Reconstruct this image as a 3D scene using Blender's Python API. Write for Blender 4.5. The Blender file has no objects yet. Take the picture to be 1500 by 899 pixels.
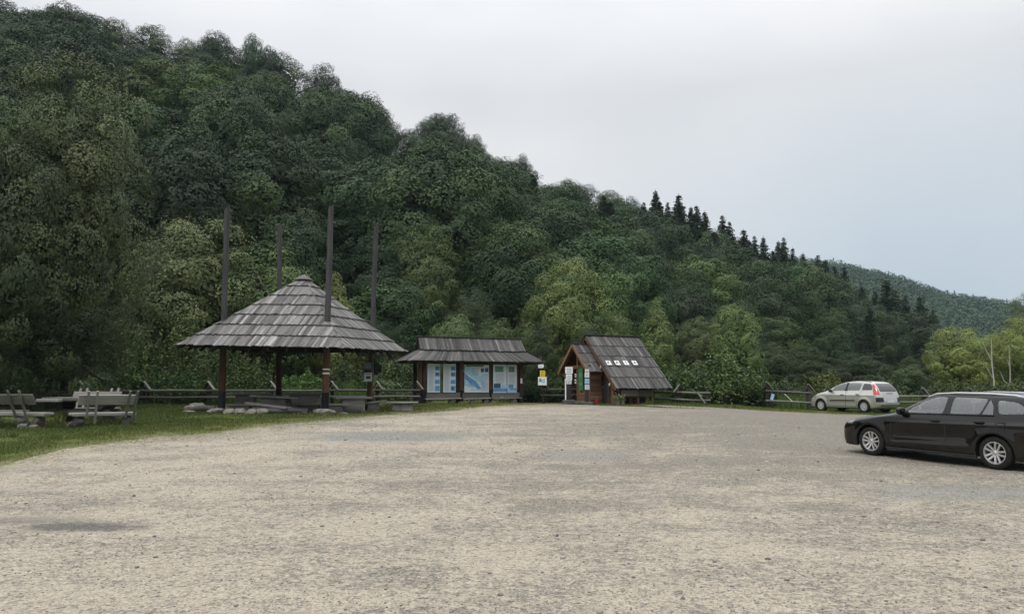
import bpy, bmesh, math, random
import numpy as np
from mathutils import Vector, Matrix
random.seed(7)
RNG = np.random.default_rng(11)
scene = bpy.context.scene
COL = scene.collection
R = math.radians

# ------------------------------------------------------------------ camera geometry
FPX = 1150.0
CAM_H = 1.6
PITCH = math.atan((570 - 449.5) / FPX)
CP, SP = math.cos(PITCH), math.sin(PITCH)

def P(px, py, Y):
    """world point seen at photo pixel (px, py) standing at depth Y"""
    a = (px - 750) / FPX
    b = (449.5 - py) / FPX
    dy = CP - b * SP
    dz = SP + b * CP
    t = Y / dy
    return Vector((a * t, Y, CAM_H + dz * t))

def project(x, y, z):
    z = z - CAM_H
    d = y * CP + z * SP
    return 750 + FPX * x / d, 449.5 - FPX * (-y * SP + z * CP) / d

def sstep(a, b, x):
    t = np.clip((np.asarray(x, float) - a) / (b - a), 0, 1)
    return t * t * (3 - 2 * t)

# ------------------------------------------------------------------ terrain
SKY_PX = np.array([-250, -100, 0, 90, 170, 215, 300, 340, 410, 490, 545, 600, 650, 690, 760, 800, 840, 900, 960, 1000, 1050, 1090, 1145, 1200, 1235, 1270, 1320, 1380, 1450, 1600], float)
SKY_PY = np.array([-40, -15, 3, 8, 34, 42, 55, 72, 88, 112, 155, 182, 182, 205, 238, 264, 270, 288, 294, 302, 324, 342, 360, 382, 398, 424, 440, 492, 530, 560], float)
YF_U = [-.9, -.65, -.35, -.2, 0, .13, .3, .45, .6, .9]
YF_Y = [46, 50, 58, 64, 70, 76, 100, 125, 150, 170]
YR_U = [-.9, -.65, -.2, .1, .45, .9]
YR_Y = [150, 152, 165, 180, 200, 205]

def hill_params(u):
    yf = np.interp(u, YF_U, YF_Y)
    yr = np.interp(u, YR_U, YR_Y)
    s = np.interp(750 + u * FPX, SKY_PX, SKY_PY)
    b = (449.5 - s) / FPX
    top = CAM_H + yr * (SP + b * CP) / (CP - b * SP)
    return yf, yr, np.maximum(top - 15.0, 0.0)

def base_z(x, y):
    x = np.asarray(x, float); y = np.asarray(y, float)
    d = np.logaddexp(0, (y - 14) / 1.2) * 1.2
    f = 1 - .5 * sstep(9.5, 18, x)
    return np.tanh(.034 * d) * f

def hill_z(x, y):
    x = np.asarray(x, float); y = np.asarray(y, float)
    u = np.clip(x / np.maximum(y, 20), -.9, .9)
    yf, yr, hr = hill_params(u)
    t = np.maximum((y - yf) / (yr - yf), 0)
    prof = np.where(t < 1, np.power(np.minimum(t, 1), 1.12), 1 - .55 * sstep(1.05, 2.8, t))
    far_s = np.interp(750 + u * FPX, [1000, 1100, 1180, 1235, 1300, 1350, 1400, 1450, 1500, 1700], [420, 400, 389, 392, 402, 415, 427, 432, 443, 480])
    b = (449.5 - far_s) / FPX
    far_h = 760 * (SP + b * CP) / (CP - b * SP) - 14
    ff = np.where(y < 760, np.power(sstep(330, 800, y) / sstep(330, 800, 760), .9), 1 - .6 * sstep(770, 980, y))
    side = sstep(.18, .32, u)
    return hr * prof + np.maximum(far_h, 0) * ff * side * (y > 330)

EDGE_PX = [(0, 684), (100, 657), (200, 644), (300, 637), (400, 623), (480, 615.5), (560, 608), (640, 603.5), (690, 597.5), (740, 594), (800, 592), (900, 592), (960, 593.5), (1000, 598), (1060, 601), (1120, 602), (1180, 604.5), (1240, 606.5), (1330, 608), (1420, 611), (1500, 615), (1600, 620)]
def ground_at(px, py):
    lo, hi = 3.0, 120.0
    for _ in range(50):
        m = .5 * (lo + hi)
        p = P(px, py, m)
        if p.z > float(base_z(p.x, m)): lo = m
        else: hi = m
    p = P(px, py, lo)
    return Vector((p.x, lo, float(base_z(p.x, lo))))
# the far edge of the lot, as a line in a frame turned by 30 degrees
EC, ES = math.cos(R(30)), math.sin(R(30))
def to_edge(x, y): return np.asarray(x) * EC + np.asarray(y) * ES, -np.asarray(x) * ES + np.asarray(y) * EC
_e = sorted([tuple(float(c) for c in to_edge(ground_at(*q).x, ground_at(*q).y)) for q in EDGE_PX])
EDGE_S = np.array([_e[0][0] - 40] + [q[0] for q in _e] + [_e[-1][0] + 60])
EDGE_N = np.array([_e[0][1] - 30] + [q[1] for q in _e] + [_e[-1][1] - 50])
def edge_e(x, y):
    """metres beyond the lot edge (negative on the gravel)"""
    s, n = to_edge(x, y)
    return (n - np.interp(s, EDGE_S, EDGE_N)) * .78
def gz(x, y):
    return float(base_z(x, y) + hill_z(x, y))

# ------------------------------------------------------------------ object helpers
def link(o, parent=None):
    COL.objects.link(o)
    if parent is not None: o.parent = parent
    return o

def tag(o, label=None, cat=None, group=None, kind=None):
    if label: o['label'] = label
    if cat: o['category'] = cat
    if group: o['group'] = group
    if kind: o['kind'] = kind
    return o

def thing(name, label, cat, loc=(0, 0, 0), rz=0.0, group=None):
    o = bpy.data.objects.new(name, None)
    o.empty_display_size = .3
    o.location = loc
    o.rotation_euler = (0, 0, rz)
    link(o)
    return tag(o, label, cat, group)

def copy_tree(o, parent=None):
    c = o.copy()
    COL.objects.link(c)
    if parent is not None: c.parent = parent
    for ch in list(o.children): copy_tree(ch, c)
    return c

class MB:
    """collects pieces of one mesh: vertices, faces, material slot, tint per face, grain coordinate per vertex"""
    def __init__(s):
        s.v = []; s.f = []; s.m = []; s.t = []; s.g = []
    def add(s, vs, fs, mat=0, tint=None, grain=None):
        if tint is None: tint = random.random()
        o = len(s.v)
        s.v.extend([tuple(p) for p in vs])
        s.f.extend([tuple(i + o for i in f) for f in fs])
        s.m.extend([mat] * len(fs)); s.t.extend([tint] * len(fs))
        if grain is None:
            off = random.random() * 50
            grain = [(p[0] + off, p[1], p[2]) for p in vs]
        s.g.extend(grain)
    def box(s, c, size, rot=None, mat=0, tint=None, taper=1.0):
        hx, hy, hz = size[0] / 2, size[1] / 2, size[2] / 2
        pts = []
        for z in (-hz, hz):
            k = 1.0 if z < 0 else taper
            for x, y in ((-hx, -hy), (hx, -hy), (hx, hy), (-hx, hy)):
                pts.append(Vector((x * k, y * k, z)))
        ax = max(range(3), key=lambda i: size[i])
        off = random.random() * 50
        gr = [(p[(ax + 1) % 3] + off, p[(ax + 2) % 3], p[ax]) for p in pts]
        if rot is not None: pts = [rot @ p for p in pts]
        c = Vector(c)
        s.add([c + p for p in pts], [(0, 3, 2, 1), (4, 5, 6, 7), (0, 1, 5, 4), (1, 2, 6, 5), (2, 3, 7, 6), (3, 0, 4, 7)], mat, tint, gr)
    def bar(s, p, q, w, h, up=(0, 0, 1), mat=0, tint=None):
        p = Vector(p); q = Vector(q)
        d = q - p; L = d.length; d.normalize()
        u = Vector(up); sx = d.cross(u)
        if sx.length < 1e-4: sx = d.cross(Vector((1, 0, 0)))
        sx.normalize(); uz = sx.cross(d)
        m = Matrix((sx, d, uz)).transposed()
        s.box((p + q) / 2, (w, L, h), m, mat, tint)
    def tube(s, pts, radii, n=10, mat=0, tint=None, cap=True, wob=0.0):
        pts = [Vector(p) for p in pts]
        if not isinstance(radii, (list, tuple)): radii = [radii] * len(pts)
        vs = []; gr = []; L = 0; off = random.random() * 50
        prev = None
        for i, p in enumerate(pts):
            d = (pts[min(i + 1, len(pts) - 1)] - pts[max(i - 1, 0)]).normalized()
            ref = Vector((0, 0, 1)) if abs(d.z) < .9 else Vector((1, 0, 0))
            if prev is None: a = d.cross(ref).normalized()
            else: a = (prev - d * prev.dot(d)).normalized()
            prev = a
            b = d.cross(a)
            if i: L += (p - pts[i - 1]).length
            for k in range(n):
                th = 2 * math.pi * k / n
                r = radii[i] * (1 + wob * random.uniform(-1, 1))
                vs.append(p + (a * math.cos(th) + b * math.sin(th)) * r)
                gr.append((math.cos(th) * radii[i] + off, math.sin(th) * radii[i], L))
        fs = []
        for i in range(len(pts) - 1):
            for k in range(n):
                k2 = (k + 1) % n
                fs.append((i * n + k, i * n + k2, (i + 1) * n + k2, (i + 1) * n + k))
        if cap:
            fs.append(tuple(reversed(range(n))))
            fs.append(tuple((len(pts) - 1) * n + k for k in range(n)))
        s.add(vs, fs, mat, tint, gr)
    def lathe(s, prof, n=32, axis='y', mat=0, tint=.5, center=(0, 0, 0)):
        """profile of (axial, radius), revolved about the axis"""
        vs = []; fs = []
        cx, cy, cz = center
        for (a, r) in prof:
            for k in range(n):
                th = 2 * math.pi * k / n
                c_, s_ = r * math.cos(th), r * math.sin(th)
                if axis == 'y': vs.append((cx + c_, cy + a, cz + s_))
                elif axis == 'x': vs.append((cx + a, cy + c_, cz + s_))
                else: vs.append((cx + c_, cy + s_, cz + a))
        for i in range(len(prof) - 1):
            for k in range(n):
                k2 = (k + 1) % n
                fs.append((i * n + k, i * n + k2, (i + 1) * n + k2, (i + 1) * n + k))
        s.add(vs, fs, mat, tint)
    def poly(s, pts, mat=0, tint=None):
        s.add(pts, [tuple(range(len(pts)))], mat, tint)
    def prism(s, pts, d, mat=0, tint=None):
        """flat outline pts extruded along vector d"""
        n = len(pts); d = Vector(d)
        vs = [Vector(p) for p in pts] + [Vector(p) + d for p in pts]
        fs = [tuple(reversed(range(n))), tuple(range(n, 2 * n))] + [(i, (i + 1) % n, n + (i + 1) % n, n + i) for i in range(n)]
        s.add(vs, fs, mat, tint)
    def build(s, name, mats, parent=None, smooth=False, bevel=0.0):
        me = bpy.data.meshes.new(name)
        me.from_pydata(s.v, [], s.f)
        if not isinstance(mats, (list, tuple)): mats = [mats]
        for m in mats: me.materials.append(m)
        me.polygons.foreach_set('material_index', s.m)
        a = me.attributes.new('tint', 'FLOAT', 'FACE'); a.data.foreach_set('value', s.t)
        g = me.attributes.new('grain', 'FLOAT_VECTOR', 'POINT'); g.data.foreach_set('vector', np.array(s.g, float).ravel())
        bm = bmesh.new(); bm.from_mesh(me)
        bmesh.ops.recalc_face_normals(bm, faces=bm.faces[:])
        bm.to_mesh(me); bm.free()
        if smooth:
            me.polygons.foreach_set('use_smooth', [True] * len(me.polygons))
        o = bpy.data.objects.new(name, me)
        link(o, parent)
        if smooth: 
            try: me.set_sharp_from_angle(angle=R(38))
            except Exception: pass
        if bevel > 0:
            b = o.modifiers.new('edges', 'BEVEL'); b.width = bevel; b.segments = 2; b.limit_method = 'ANGLE'
        return o

def np_mesh(name, verts, quads, mat, tint=None, parent=None, k=4, smooth=False):
    me = bpy.data.meshes.new(name)
    n = len(verts); m = len(quads)
    me.vertices.add(n); me.vertices.foreach_set('co', np.asarray(verts, np.float32).ravel())
    me.loops.add(m * k); me.loops.foreach_set('vertex_index', np.asarray(quads, np.int32).ravel())
    me.polygons.add(m); me.polygons.foreach_set('loop_start', np.arange(0, m * k, k, dtype=np.int32))
    if smooth: me.polygons.foreach_set('use_smooth', np.ones(m, bool))
    me.materials.append(mat)
    if tint is not None:
        a = me.attributes.new('tint', 'FLOAT', 'FACE'); a.data.foreach_set('value', np.asarray(tint, np.float32))
    me.update(calc_edges=True); me.validate()
    o = bpy.data.objects.new(name, me)
    link(o, parent)
    return o

# ------------------------------------------------------------------ materials
class NT:
    def __init__(s, name):
        s.mat = bpy.data.materials.new(name); s.mat.use_nodes = True
        s.t = s.mat.node_tree; s.t.nodes.clear()
        s.out = s.n('ShaderNodeOutputMaterial')
    def n(s, typ, **kw):
        nd = s.t.nodes.new(typ)
        for k, v in kw.items(): setattr(nd, k, v)
        return nd
    def put(s, sock, v):
        if isinstance(v, bpy.types.NodeSocket): s.t.links.new(v, sock)
        elif v is not None:
            if sock.type == 'RGBA' and not hasattr(v, '__len__'): v = (v, v, v, 1)
            elif sock.type == 'RGBA' and len(v) == 3: v = (*v, 1)
            sock.default_value = v
    def math(s, op, a, b=None, clamp=False):
        nd = s.n('ShaderNodeMath', operation=op, use_clamp=clamp)
        s.put(nd.inputs[0], a)
        if b is not None: s.put(nd.inputs[1], b)
        return nd.outputs[0]
    def mix(s, f, a, b, typ='MIX'):
        nd = s.n('ShaderNodeMix', data_type='RGBA', blend_type=typ, clamp_factor=True)
        s.put(nd.inputs[0], f); s.put(nd.inputs[6], a); s.put(nd.inputs[7], b)
        return nd.outputs[2]
    def noise(s, vec, scale, detail=4, rough=.55, dist=0.0):
        nd = s.n('ShaderNodeTexNoise'); s.put(nd.inputs['Vector'], vec)
        nd.inputs['Scale'].default_value = scale; nd.inputs['Detail'].default_value = detail
        nd.inputs['Roughness'].default_value = rough; nd.inputs['Distortion'].default_value = dist
        return nd.outputs['Fac']
    def voro(s, vec, scale, feature='F1', out='Distance', rnd=1.0):
        nd = s.n('ShaderNodeTexVoronoi', feature=feature); s.put(nd.inputs['Vector'], vec)
        nd.inputs['Scale'].default_value = scale; nd.inputs['Randomness'].default_value = rnd
        return nd.outputs[out]
    def ramp(s, f, stops):
        nd = s.n('ShaderNodeValToRGB'); s.put(nd.inputs[0], f)
        e = nd.color_ramp.elements
        while len(e) < len(stops): e.new(.5)
        for i, (p, c) in enumerate(stops):
            e[i].position = p
            if not hasattr(c, '__len__'): c = (c, c, c)
            e[i].color = (*c, 1)
        return nd.outputs[0]
    def remap(s, v, a, b, c=0.0, d=1.0):
        nd = s.n('ShaderNodeMapRange'); s.put(nd.inputs[0], v)
        for i, x in enumerate((a, b, c, d)): nd.inputs[i + 1].default_value = x
        return nd.outputs[0]
    def attr(s, name, out='Fac'):
        return s.n('ShaderNodeAttribute', attribute_name=name).outputs[out]
    def vscale(s, vec, sc):
        nd = s.n('ShaderNodeMapping'); s.put(nd.inputs[0], vec); nd.inputs['Scale'].default_value = sc
        return nd.outputs[0]
    def obj(s): return s.n('ShaderNodeTexCoord').outputs['Object']
    def pos(s): return s.n('ShaderNodeNewGeometry').outputs['Position']
    def bump(s, h, strength=.5, dist=.02):
        nd = s.n('ShaderNodeBump'); s.put(nd.inputs['Height'], h)
        nd.inputs['Strength'].default_value = strength; nd.inputs['Distance'].default_value = dist
        return nd.outputs[0]
    def bsdf(s, color, rough=.6, metal=0.0, spec=.5, normal=None, coat=0.0, coat_rough=.03, emit=None):
        nd = s.n('ShaderNodeBsdfPrincipled')
        s.put(nd.inputs['Base Color'], color); s.put(nd.inputs['Roughness'], rough)
        s.put(nd.inputs['Metallic'], metal); s.put(nd.inputs['Specular IOR Level'], spec)
        if normal is not None: s.put(nd.inputs['Normal'], normal)
        nd.inputs['Coat Weight'].default_value = coat; nd.inputs['Coat Roughness'].default_value = coat_rough
        return nd.outputs[0]
    def done(s, sh):
        s.t.links.new(sh, s.out.inputs['Surface']); return s.mat

def wood(name, c0, c1, c2, grain=.55, rough=.85, stain=None, spec=.25):
    """sawn or weathered timber: c0..c2 picked per board, streaked along the board"""
    t = NT(name)
    g = t.attr('grain', 'Vector')
    ti = t.attr('tint')
    streak = t.noise(t.vscale(g, (38, 38, 1.6)), 1.0, 5, .65)
    blot = t.noise(t.vscale(g, (5, 5, 1.1)), 1.0, 3, .5)
    f = t.math('ADD', t.math('MULTIPLY', ti, 1 - grain * .6), t.math('MULTIPLY', t.math('SUBTRACT', streak, .5), grain * 2.2))
    f = t.math('ADD', f, t.math('MULTIPLY', t.math('SUBTRACT', blot, .5), .5))
    col = t.ramp(f, [(0, c0), (.5, c1), (1, c2)])
    if stain: col = t.mix(t.remap(t.noise(g, 2.2, 4), .5, .72), col, stain)
    return t.done(t.bsdf(col, rough, spec=spec, normal=t.bump(streak, .5, .006)))

def plain(name, color, rough=.6, metal=0.0, spec=.5, var=.15, scale=12, coat=0.0):
    t = NT(name)
    n = t.noise(t.obj(), scale, 4)
    col = t.mix(t.remap(n, .3, .7), tuple(c * (1 - var) for c in color), tuple(min(1, c * (1 + var)) for c in color))
    return t.done(t.bsdf(col, rough, metal, spec, coat=coat))

def leaf_mat(name, c0, c1, c2, trans=.07, rough=.6):
    t = NT(name)
    ti = t.attr('tint')
    col = t.ramp(ti, [(0, c0), (.55, c1), (1, c2)])
    oc = t.n('ShaderNodeObjectInfo').outputs['Color']
    col = t.mix(1.0, col, oc, 'MULTIPLY')
    b = t.bsdf(col, rough, spec=.22)
    tr = t.n('ShaderNodeBsdfTranslucent'); t.put(tr.inputs[0], t.mix(1.0, col, (1.25, 1.3, .7), 'MULTIPLY'))
    mx = t.n('ShaderNodeMixShader'); mx.inputs[0].default_value = trans
    t.t.links.new(b, mx.inputs[1]); t.t.links.new(tr.outputs[0], mx.inputs[2])
    return t.done(mx.outputs[0])

M = {}
M['shake'] = wood('weathered shakes', (.06, .057, .055), (.215, .209, .202), (.52, .505, .488), .6)
M['shake_dark'] = wood('dark shakes', (.042, .040, .039), (.115, .111, .107), (.29, .282, .273), .6)
M['grey_wood'] = wood('grey weathered planks', (.11, .105, .095), (.255, .245, .225), (.42, .40, .37), .6)
M['mid_wood'] = wood('dull old planks', (.065, .061, .055), (.16, .151, .138), (.29, .277, .253), .6)
M['dark_wood'] = wood('dark damp timber', (.016, .014, .013), (.035, .031, .028), (.085, .077, .07), .6)
M['pole_wood'] = wood('dark grey pole', (.035, .033, .035), (.082, .078, .081), (.19, .183, .186), .55)
M['brown_wood'] = wood('brown stained timber', (.045, .02, .011), (.10, .046, .024), (.20, .105, .06), .5, .7)
M['orange_wood'] = wood('orange stained planks', (.10, .053, .030), (.18, .100, .058), (.28, .17, .105), .45, .65)
M['black_wood'] = wood('tarred timber', (.010, .010, .013), (.018, .018, .022), (.04, .04, .046), .4)
def stone_mat(name, a, b, c):
    t = NT(name); o = t.obj()
    n = t.noise(o, 4, 6, .65); n2 = t.noise(o, 26, 4, .6)
    col = t.ramp(t.math('ADD', t.math('MULTIPLY', n, .7), t.math('MULTIPLY', n2, .3)), [(.3, a), (.52, b), (.72, c)])
    return t.done(t.bsdf(col, .9, spec=.25, normal=t.bump(n2, .6, .02)))
M['stone'] = stone_mat('pale field stone', (.10, .09, .078), (.22, .205, .18), (.36, .34, .305))
M['stone_grey'] = stone_mat('grey field stone', (.07, .068, .06), (.17, .165, .15), (.30, .29, .27))
M['stone_dark'] = stone_mat('dark mossy stone', (.035, .036, .03), (.085, .083, .07), (.16, .155, .135))
M['bark'] = wood('bark', (.02, .018, .015), (.05, .044, .036), (.11, .10, .085), .6)
M['pale_bark'] = wood('pale dead wood', (.22, .20, .17), (.38, .36, .32), (.55, .53, .48), .5)
M['white'] = plain('white board', (.74, .75, .76), .5, var=.06)
M['white_text'] = plain('grey print', (.20, .22, .25), .6, var=.3, scale=60)
M['yellow'] = plain('yellow board', (.72, .52, .03), .5, var=.08)
M['green'] = plain('green board', (.045, .17, .05), .5, var=.15)
M['dgreen'] = plain('dark green print', (.10, .22, .15), .5, var=.2)
M['blue'] = plain('blue print', (.10, .30, .56), .45, var=.35, scale=25)
M['lblue'] = plain('pale blue print', (.33, .55, .72), .45, var=.2, scale=18)
M['dblue'] = plain('dark photo print', (.035, .08, .16), .45, var=.8, scale=30)
M['panel'] = plain('printed panel', (.60, .66, .72), .35, var=.06)
M['black'] = plain('black print', (.02, .02, .022), .5)
M['red'] = plain('red paint', (.20, .015, .015), .5)
M['metal'] = plain('steel', (.45, .46, .47), .35, 1.0)
M['leaf_broad'] = leaf_mat('broad leaves', (.014, .031, .013), (.052, .092, .031), (.145, .198, .063))
M['leaf_loose'] = leaf_mat('loose leaves', (.034, .050, .022), (.078, .102, .042), (.165, .185, .078))
M['leaf_light'] = leaf_mat('light leaves', (.045, .068, .024), (.118, .150, .050), (.215, .24, .088))
M['needles'] = leaf_mat('needles', (.016, .036, .018), (.040, .070, .032), (.075, .115, .05), .06)
M['reed'] = leaf_mat('tall grass blades', (.045, .08, .022), (.09, .14, .04), (.16, .20, .075), .3)
M['grass'] = leaf_mat('short grass blades', (.040, .062, .016), (.088, .118, .030), (.22, .20, .085), .25)
# ------------------------------------------------------------------ ground sheet
def axis(lo, mid0, mid1, hi, step, growth=1.13):
    a = list(np.arange(mid0, mid1 + 1e-6, step))
    s = step; x = mid1
    while x < hi: s = min(s * growth, 11.0); x += s; a.append(min(x, hi))
    s = step; x = mid0; b = []
    while x > lo: s = min(s * growth, 11.0); x -= s; b.append(max(x, lo))
    return np.array(sorted(set(b + a)))
def ground_sheet():
    xs = axis(-700, -55, 60, 1000, 1.0, 1.09); ys = axis(-60, -12, 75, 1000, 1.0, 1.045)
    X, Y = np.meshgrid(xs, ys)
    ed = -edge_e(X, Y)
    wob = np.sin(X * .8 + Y * .33) * .03 + np.sin(X * .27 - Y * .71 + 2) * .04
    Z = base_z(X, Y) + hill_z(X, Y) - .09 * sstep(.5, 2.0, ed) + wob * sstep(1, 4, -ed) * .6
    V = np.stack([X, Y, Z], -1).reshape(-1, 3)
    ny, nx = X.shape
    i = np.arange(ny - 1)[:, None] * nx + np.arange(nx - 1)[None, :]
    Q = np.stack([i, i + 1, i + nx + 1, i + nx], -1).reshape(-1, 4)
    t = NT('grass and forest floor')
    p = t.pos()
    n1 = t.noise(p, .35, 5, .6); n2 = t.noise(p, 6, 5, .65); n3 = t.noise(p, 40, 3)
    g = t.ramp(t.math('ADD', t.math('MULTIPLY', n2, .6), t.math('MULTIPLY', n3, .4)), [(.3, (.035, .05, .014)), (.5, (.075, .10, .026)), (.7, (.14, .14, .055))])
    worn = t.ramp(n3, [(.3, (.12, .10, .06)), (.6, (.26, .225, .16)), (.75, (.34, .30, .23))])
    e = t.attr('edge')
    wf = t.math('MULTIPLY', t.remap(e, 0, 1.6, 1, 0), t.remap(n2, .38, .62))
    g = t.mix(wf, g, worn)
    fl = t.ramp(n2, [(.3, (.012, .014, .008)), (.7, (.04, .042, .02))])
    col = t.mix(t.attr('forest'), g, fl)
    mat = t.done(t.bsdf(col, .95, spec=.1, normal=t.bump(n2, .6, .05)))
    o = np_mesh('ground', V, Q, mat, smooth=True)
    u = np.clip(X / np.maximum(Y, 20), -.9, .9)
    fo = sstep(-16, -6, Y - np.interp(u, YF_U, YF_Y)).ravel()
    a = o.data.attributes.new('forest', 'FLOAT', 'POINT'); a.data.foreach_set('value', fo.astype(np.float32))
    a = o.data.attributes.new('edge', 'FLOAT', 'POINT'); a.data.foreach_set('value', np.clip(-ed, 0, 10).ravel().astype(np.float32))
    tag(o, kind='structure')
ground_sheet()

def vnoise(x, seed, f):
    """smooth 1-D noise"""
    r = np.random.default_rng(seed).uniform(-1, 1, 4000)
    q = np.asarray(x) * f + 1000
    i = np.floor(q).astype(int); w = q - i; w = w * w * (3 - 2 * w)
    return r[i % 4000] * (1 - w) + r[(i + 1) % 4000] * w
def ragged_edge(s):
    return np.interp(s, EDGE_S, EDGE_N) + vnoise(s, 1, .45) * .35 + vnoise(s, 2, 1.7) * .28 + vnoise(s, 3, 5) * .16

def lot_relief(x, y):
    return (np.sin(x * .9 + np.sin(y * .55) * 1.3) * np.sin(y * .75 + np.sin(x * .4)) * .012 + np.sin(x * 2.3 + y * 1.1) * np.sin(y * 2.9 - x * .7) * .005)
def lot_z(x, y):
    return base_z(x, y) + .022 + lot_relief(x, y)
def gravel_lot():
    ss = axis(-45, -14, 42, 95, .14, 1.15)
    ts = np.concatenate([np.linspace(0, .35, 50)[:-1], np.linspace(.35, 1, 190)])
    nb = ragged_edge(ss)
    n0 = np.minimum(nb - 30, -34)
    S = np.repeat(ss[None, :], len(ts), 0)
    N = n0[None, :] + ts[:, None] * (nb - n0)[None, :]
    X = S * EC - N * ES; Y = S * ES + N * EC
    Z = lot_z(X, Y)
    Z[-1] -= .03
    V = np.stack([X, Y, Z], -1).reshape(-1, 3)
    ny, nx = X.shape
    i = np.arange(ny - 1)[:, None] * nx + np.arange(nx - 1)[None, :]
    Q = np.stack([i, i + 1, i + nx + 1, i + nx], -1).reshape(-1, 4)
    t = NT('sandy gravel')
    p = t.pos()
    big = t.noise(p, .11, 4, .6, .4)
    mid = t.noise(p, .75, 6, .68, .6)
    fine = t.noise(p, 7, 6, .72, .3)
    clump = t.noise(p, 15, 4, .7, .8)
    grit = t.noise(p, 38, 5, .75)
    speck = t.voro(p, 26, 'F1'); speckc = t.voro(p, 26, 'F1', 'Color')
    speck2 = t.voro(p, 70, 'F1'); speck2c = t.voro(p, 70, 'F1', 'Color')
    sand = t.ramp(grit, [(.30, (.20, .176, .138)), (.5, (.372, .332, .270)), (.68, (.485, .442, .37))])
    gravel = t.ramp(t.n('ShaderNodeSeparateColor').outputs[0] if False else grit, [(.34, (.045, .042, .036)), (.5, (.165, .152, .128)), (.66, (.34, .312, .262))])
    # how stony each spot is: patches of loose grit lying on packed sand
    st = t.math('ADD', t.math('MULTIPLY', mid, .29), t.math('ADD', t.math('MULTIPLY', fine, .29), t.math('MULTIPLY', clump, .42)))
    sep = t.n('ShaderNodeSeparateXYZ'); t.put(sep.inputs[0], p)
    right = t.remap(sep.outputs[0], -2, 9, 0, .12)
    deep = t.remap(sep.outputs[1], 12, 26, 0, .06)
    st = t.math('ADD', st, t.math('ADD', t.math('MULTIPLY', t.math('SUBTRACT', big, .5), .22), t.math('MULTIPLY', right, t.remap(sep.outputs[1], 8, 16))))
    mp = t.n('ShaderNodeMapping'); t.put(mp.inputs[0], p); mp.inputs['Rotation'].default_value = (0, 0, R(-62)); mp.inputs['Scale'].default_value = (.07, 1.0, 1)
    tracks = t.noise(mp.outputs[0], 1.0, 3, .5, .25)
    st = t.math('ADD', st, t.math('MULTIPLY', t.math('SUBTRACT', tracks, .5), .12))
    stf = t.remap(st, .475, .565)
    col = t.mix(stf, sand, gravel)
    # thin dark runs of grit between the packed parts
    run = t.noise(p, 5, 5, .75, 1.2); run2 = t.noise(p, 24, 3, .7, .6)
    rf = t.math('MULTIPLY', t.remap(t.math('ABSOLUTE', t.math('SUBTRACT', run, .5)), .0, .035, 1, 0), t.remap(run2, .44, .56))
    col = t.mix(t.math('MULTIPLY', rf, .75), col, (.085, .077, .063))
    col = t.mix(t.math('MULTIPLY', t.remap(run2, .58, .66), .7), col, (.095, .087, .072))
    # separate small stones
    sx = t.n('ShaderNodeSeparateColor'); t.put(sx.inputs[0], speckc)
    sy = t.n('ShaderNodeSeparateColor'); t.put(sy.inputs[0], speck2c)
    m1 = t.math('MULTIPLY', t.math('LESS_THAN', speck, .42), t.math('GREATER_THAN', t.math('ADD', sx.outputs[0], t.math('MULTIPLY', stf, .38)), .90))
    m2 = t.math('MULTIPLY', t.math('LESS_THAN', speck2, .45), t.math('GREATER_THAN', t.math('ADD', sy.outputs[0], t.math('MULTIPLY', stf, .35)), .80))
    col = t.mix(t.math('MULTIPLY', m2, .8), col, t.mix(sy.outputs[1], (.085, .08, .075), (.40, .38, .35)))
    col = t.mix(t.math('MULTIPLY', m1, .85), col, t.mix(sx.outputs[1], (.075, .072, .07), (.33, .315, .29)))
    # patches of bluish chippings, and a dark oil stain
    def patch(cx, cy, rx, ry, f0=.75, f1=1.25):
        mp = t.n('ShaderNodeMapping'); t.put(mp.inputs[0], p)
        mp.inputs['Location'].default_value = (-cx / rx, -cy / ry, 0); mp.inputs['Scale'].default_value = (1 / rx, 1 / ry, 0)
        ln = t.n('ShaderNodeVectorMath', operation='LENGTH'); t.put(ln.inputs[0], mp.outputs[0])
        d = t.math('ADD', ln.outputs['Value'], t.math('ADD', t.math('MULTIPLY', t.math('SUBTRACT', mid, .5), 2.6), t.math('MULTIPLY', t.math('SUBTRACT', fine, .5), 2.4)))
        return t.remap(d, f0, f1, 1, 0)
    chips = t.mix(sy.outputs[0], (.055, .057, .055), (.33, .33, .31))
    for (px, py, wx, wy) in ((575, 640, 1.9, 1.5), (1420, 722, 1.6, .8), (860, 668, 1.0, 1.0)):
        q = ground_at(px, py); col = t.mix(t.math('MULTIPLY', patch(q.x, q.y, wx, wy), 1.0 if px < 700 else .7), col, chips)
    q = ground_at(115, 774); col = t.mix(t.math('MULTIPLY', patch(q.x, q.y, (.70), .34, .55, 1.15), .92), col, t.mix(sy.outputs[0], (.05, .047, .045), (.16, .15, .14)))
    q = ground_at(20, 765); col = t.mix(t.math('MULTIPLY', patch(q.x, q.y, .9, .28, .4, 1.4), .6), col, t.mix(sy.outputs[0], (.07, .066, .06), (.2, .19, .175)))
    # grass creeping in along the edge
    ed = t.attr('edge')
    gf = t.math('MULTIPLY', t.remap(ed, 0, 2.0, 1, 0), t.remap(fine, .42, .56))
    col = t.mix(gf, col, t.ramp(grit, [(.3, (.06, .075, .025)), (.7, (.17, .165, .08))]))
    col = t.mix(1.0, col, (1.09, 1.075, 1.045), 'MULTIPLY')
    hgt = t.math('ADD', t.math('MULTIPLY', fine, .5), t.math('ADD', t.math('MULTIPLY', grit, .35), t.math('MULTIPLY', m1, .15)))
    mat = t.done(t.bsdf(col, .95, spec=.12, normal=t.bump(hgt, .9, .035)))
    o = np_mesh('gravel_lot', V, Q, mat, smooth=True)
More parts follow.
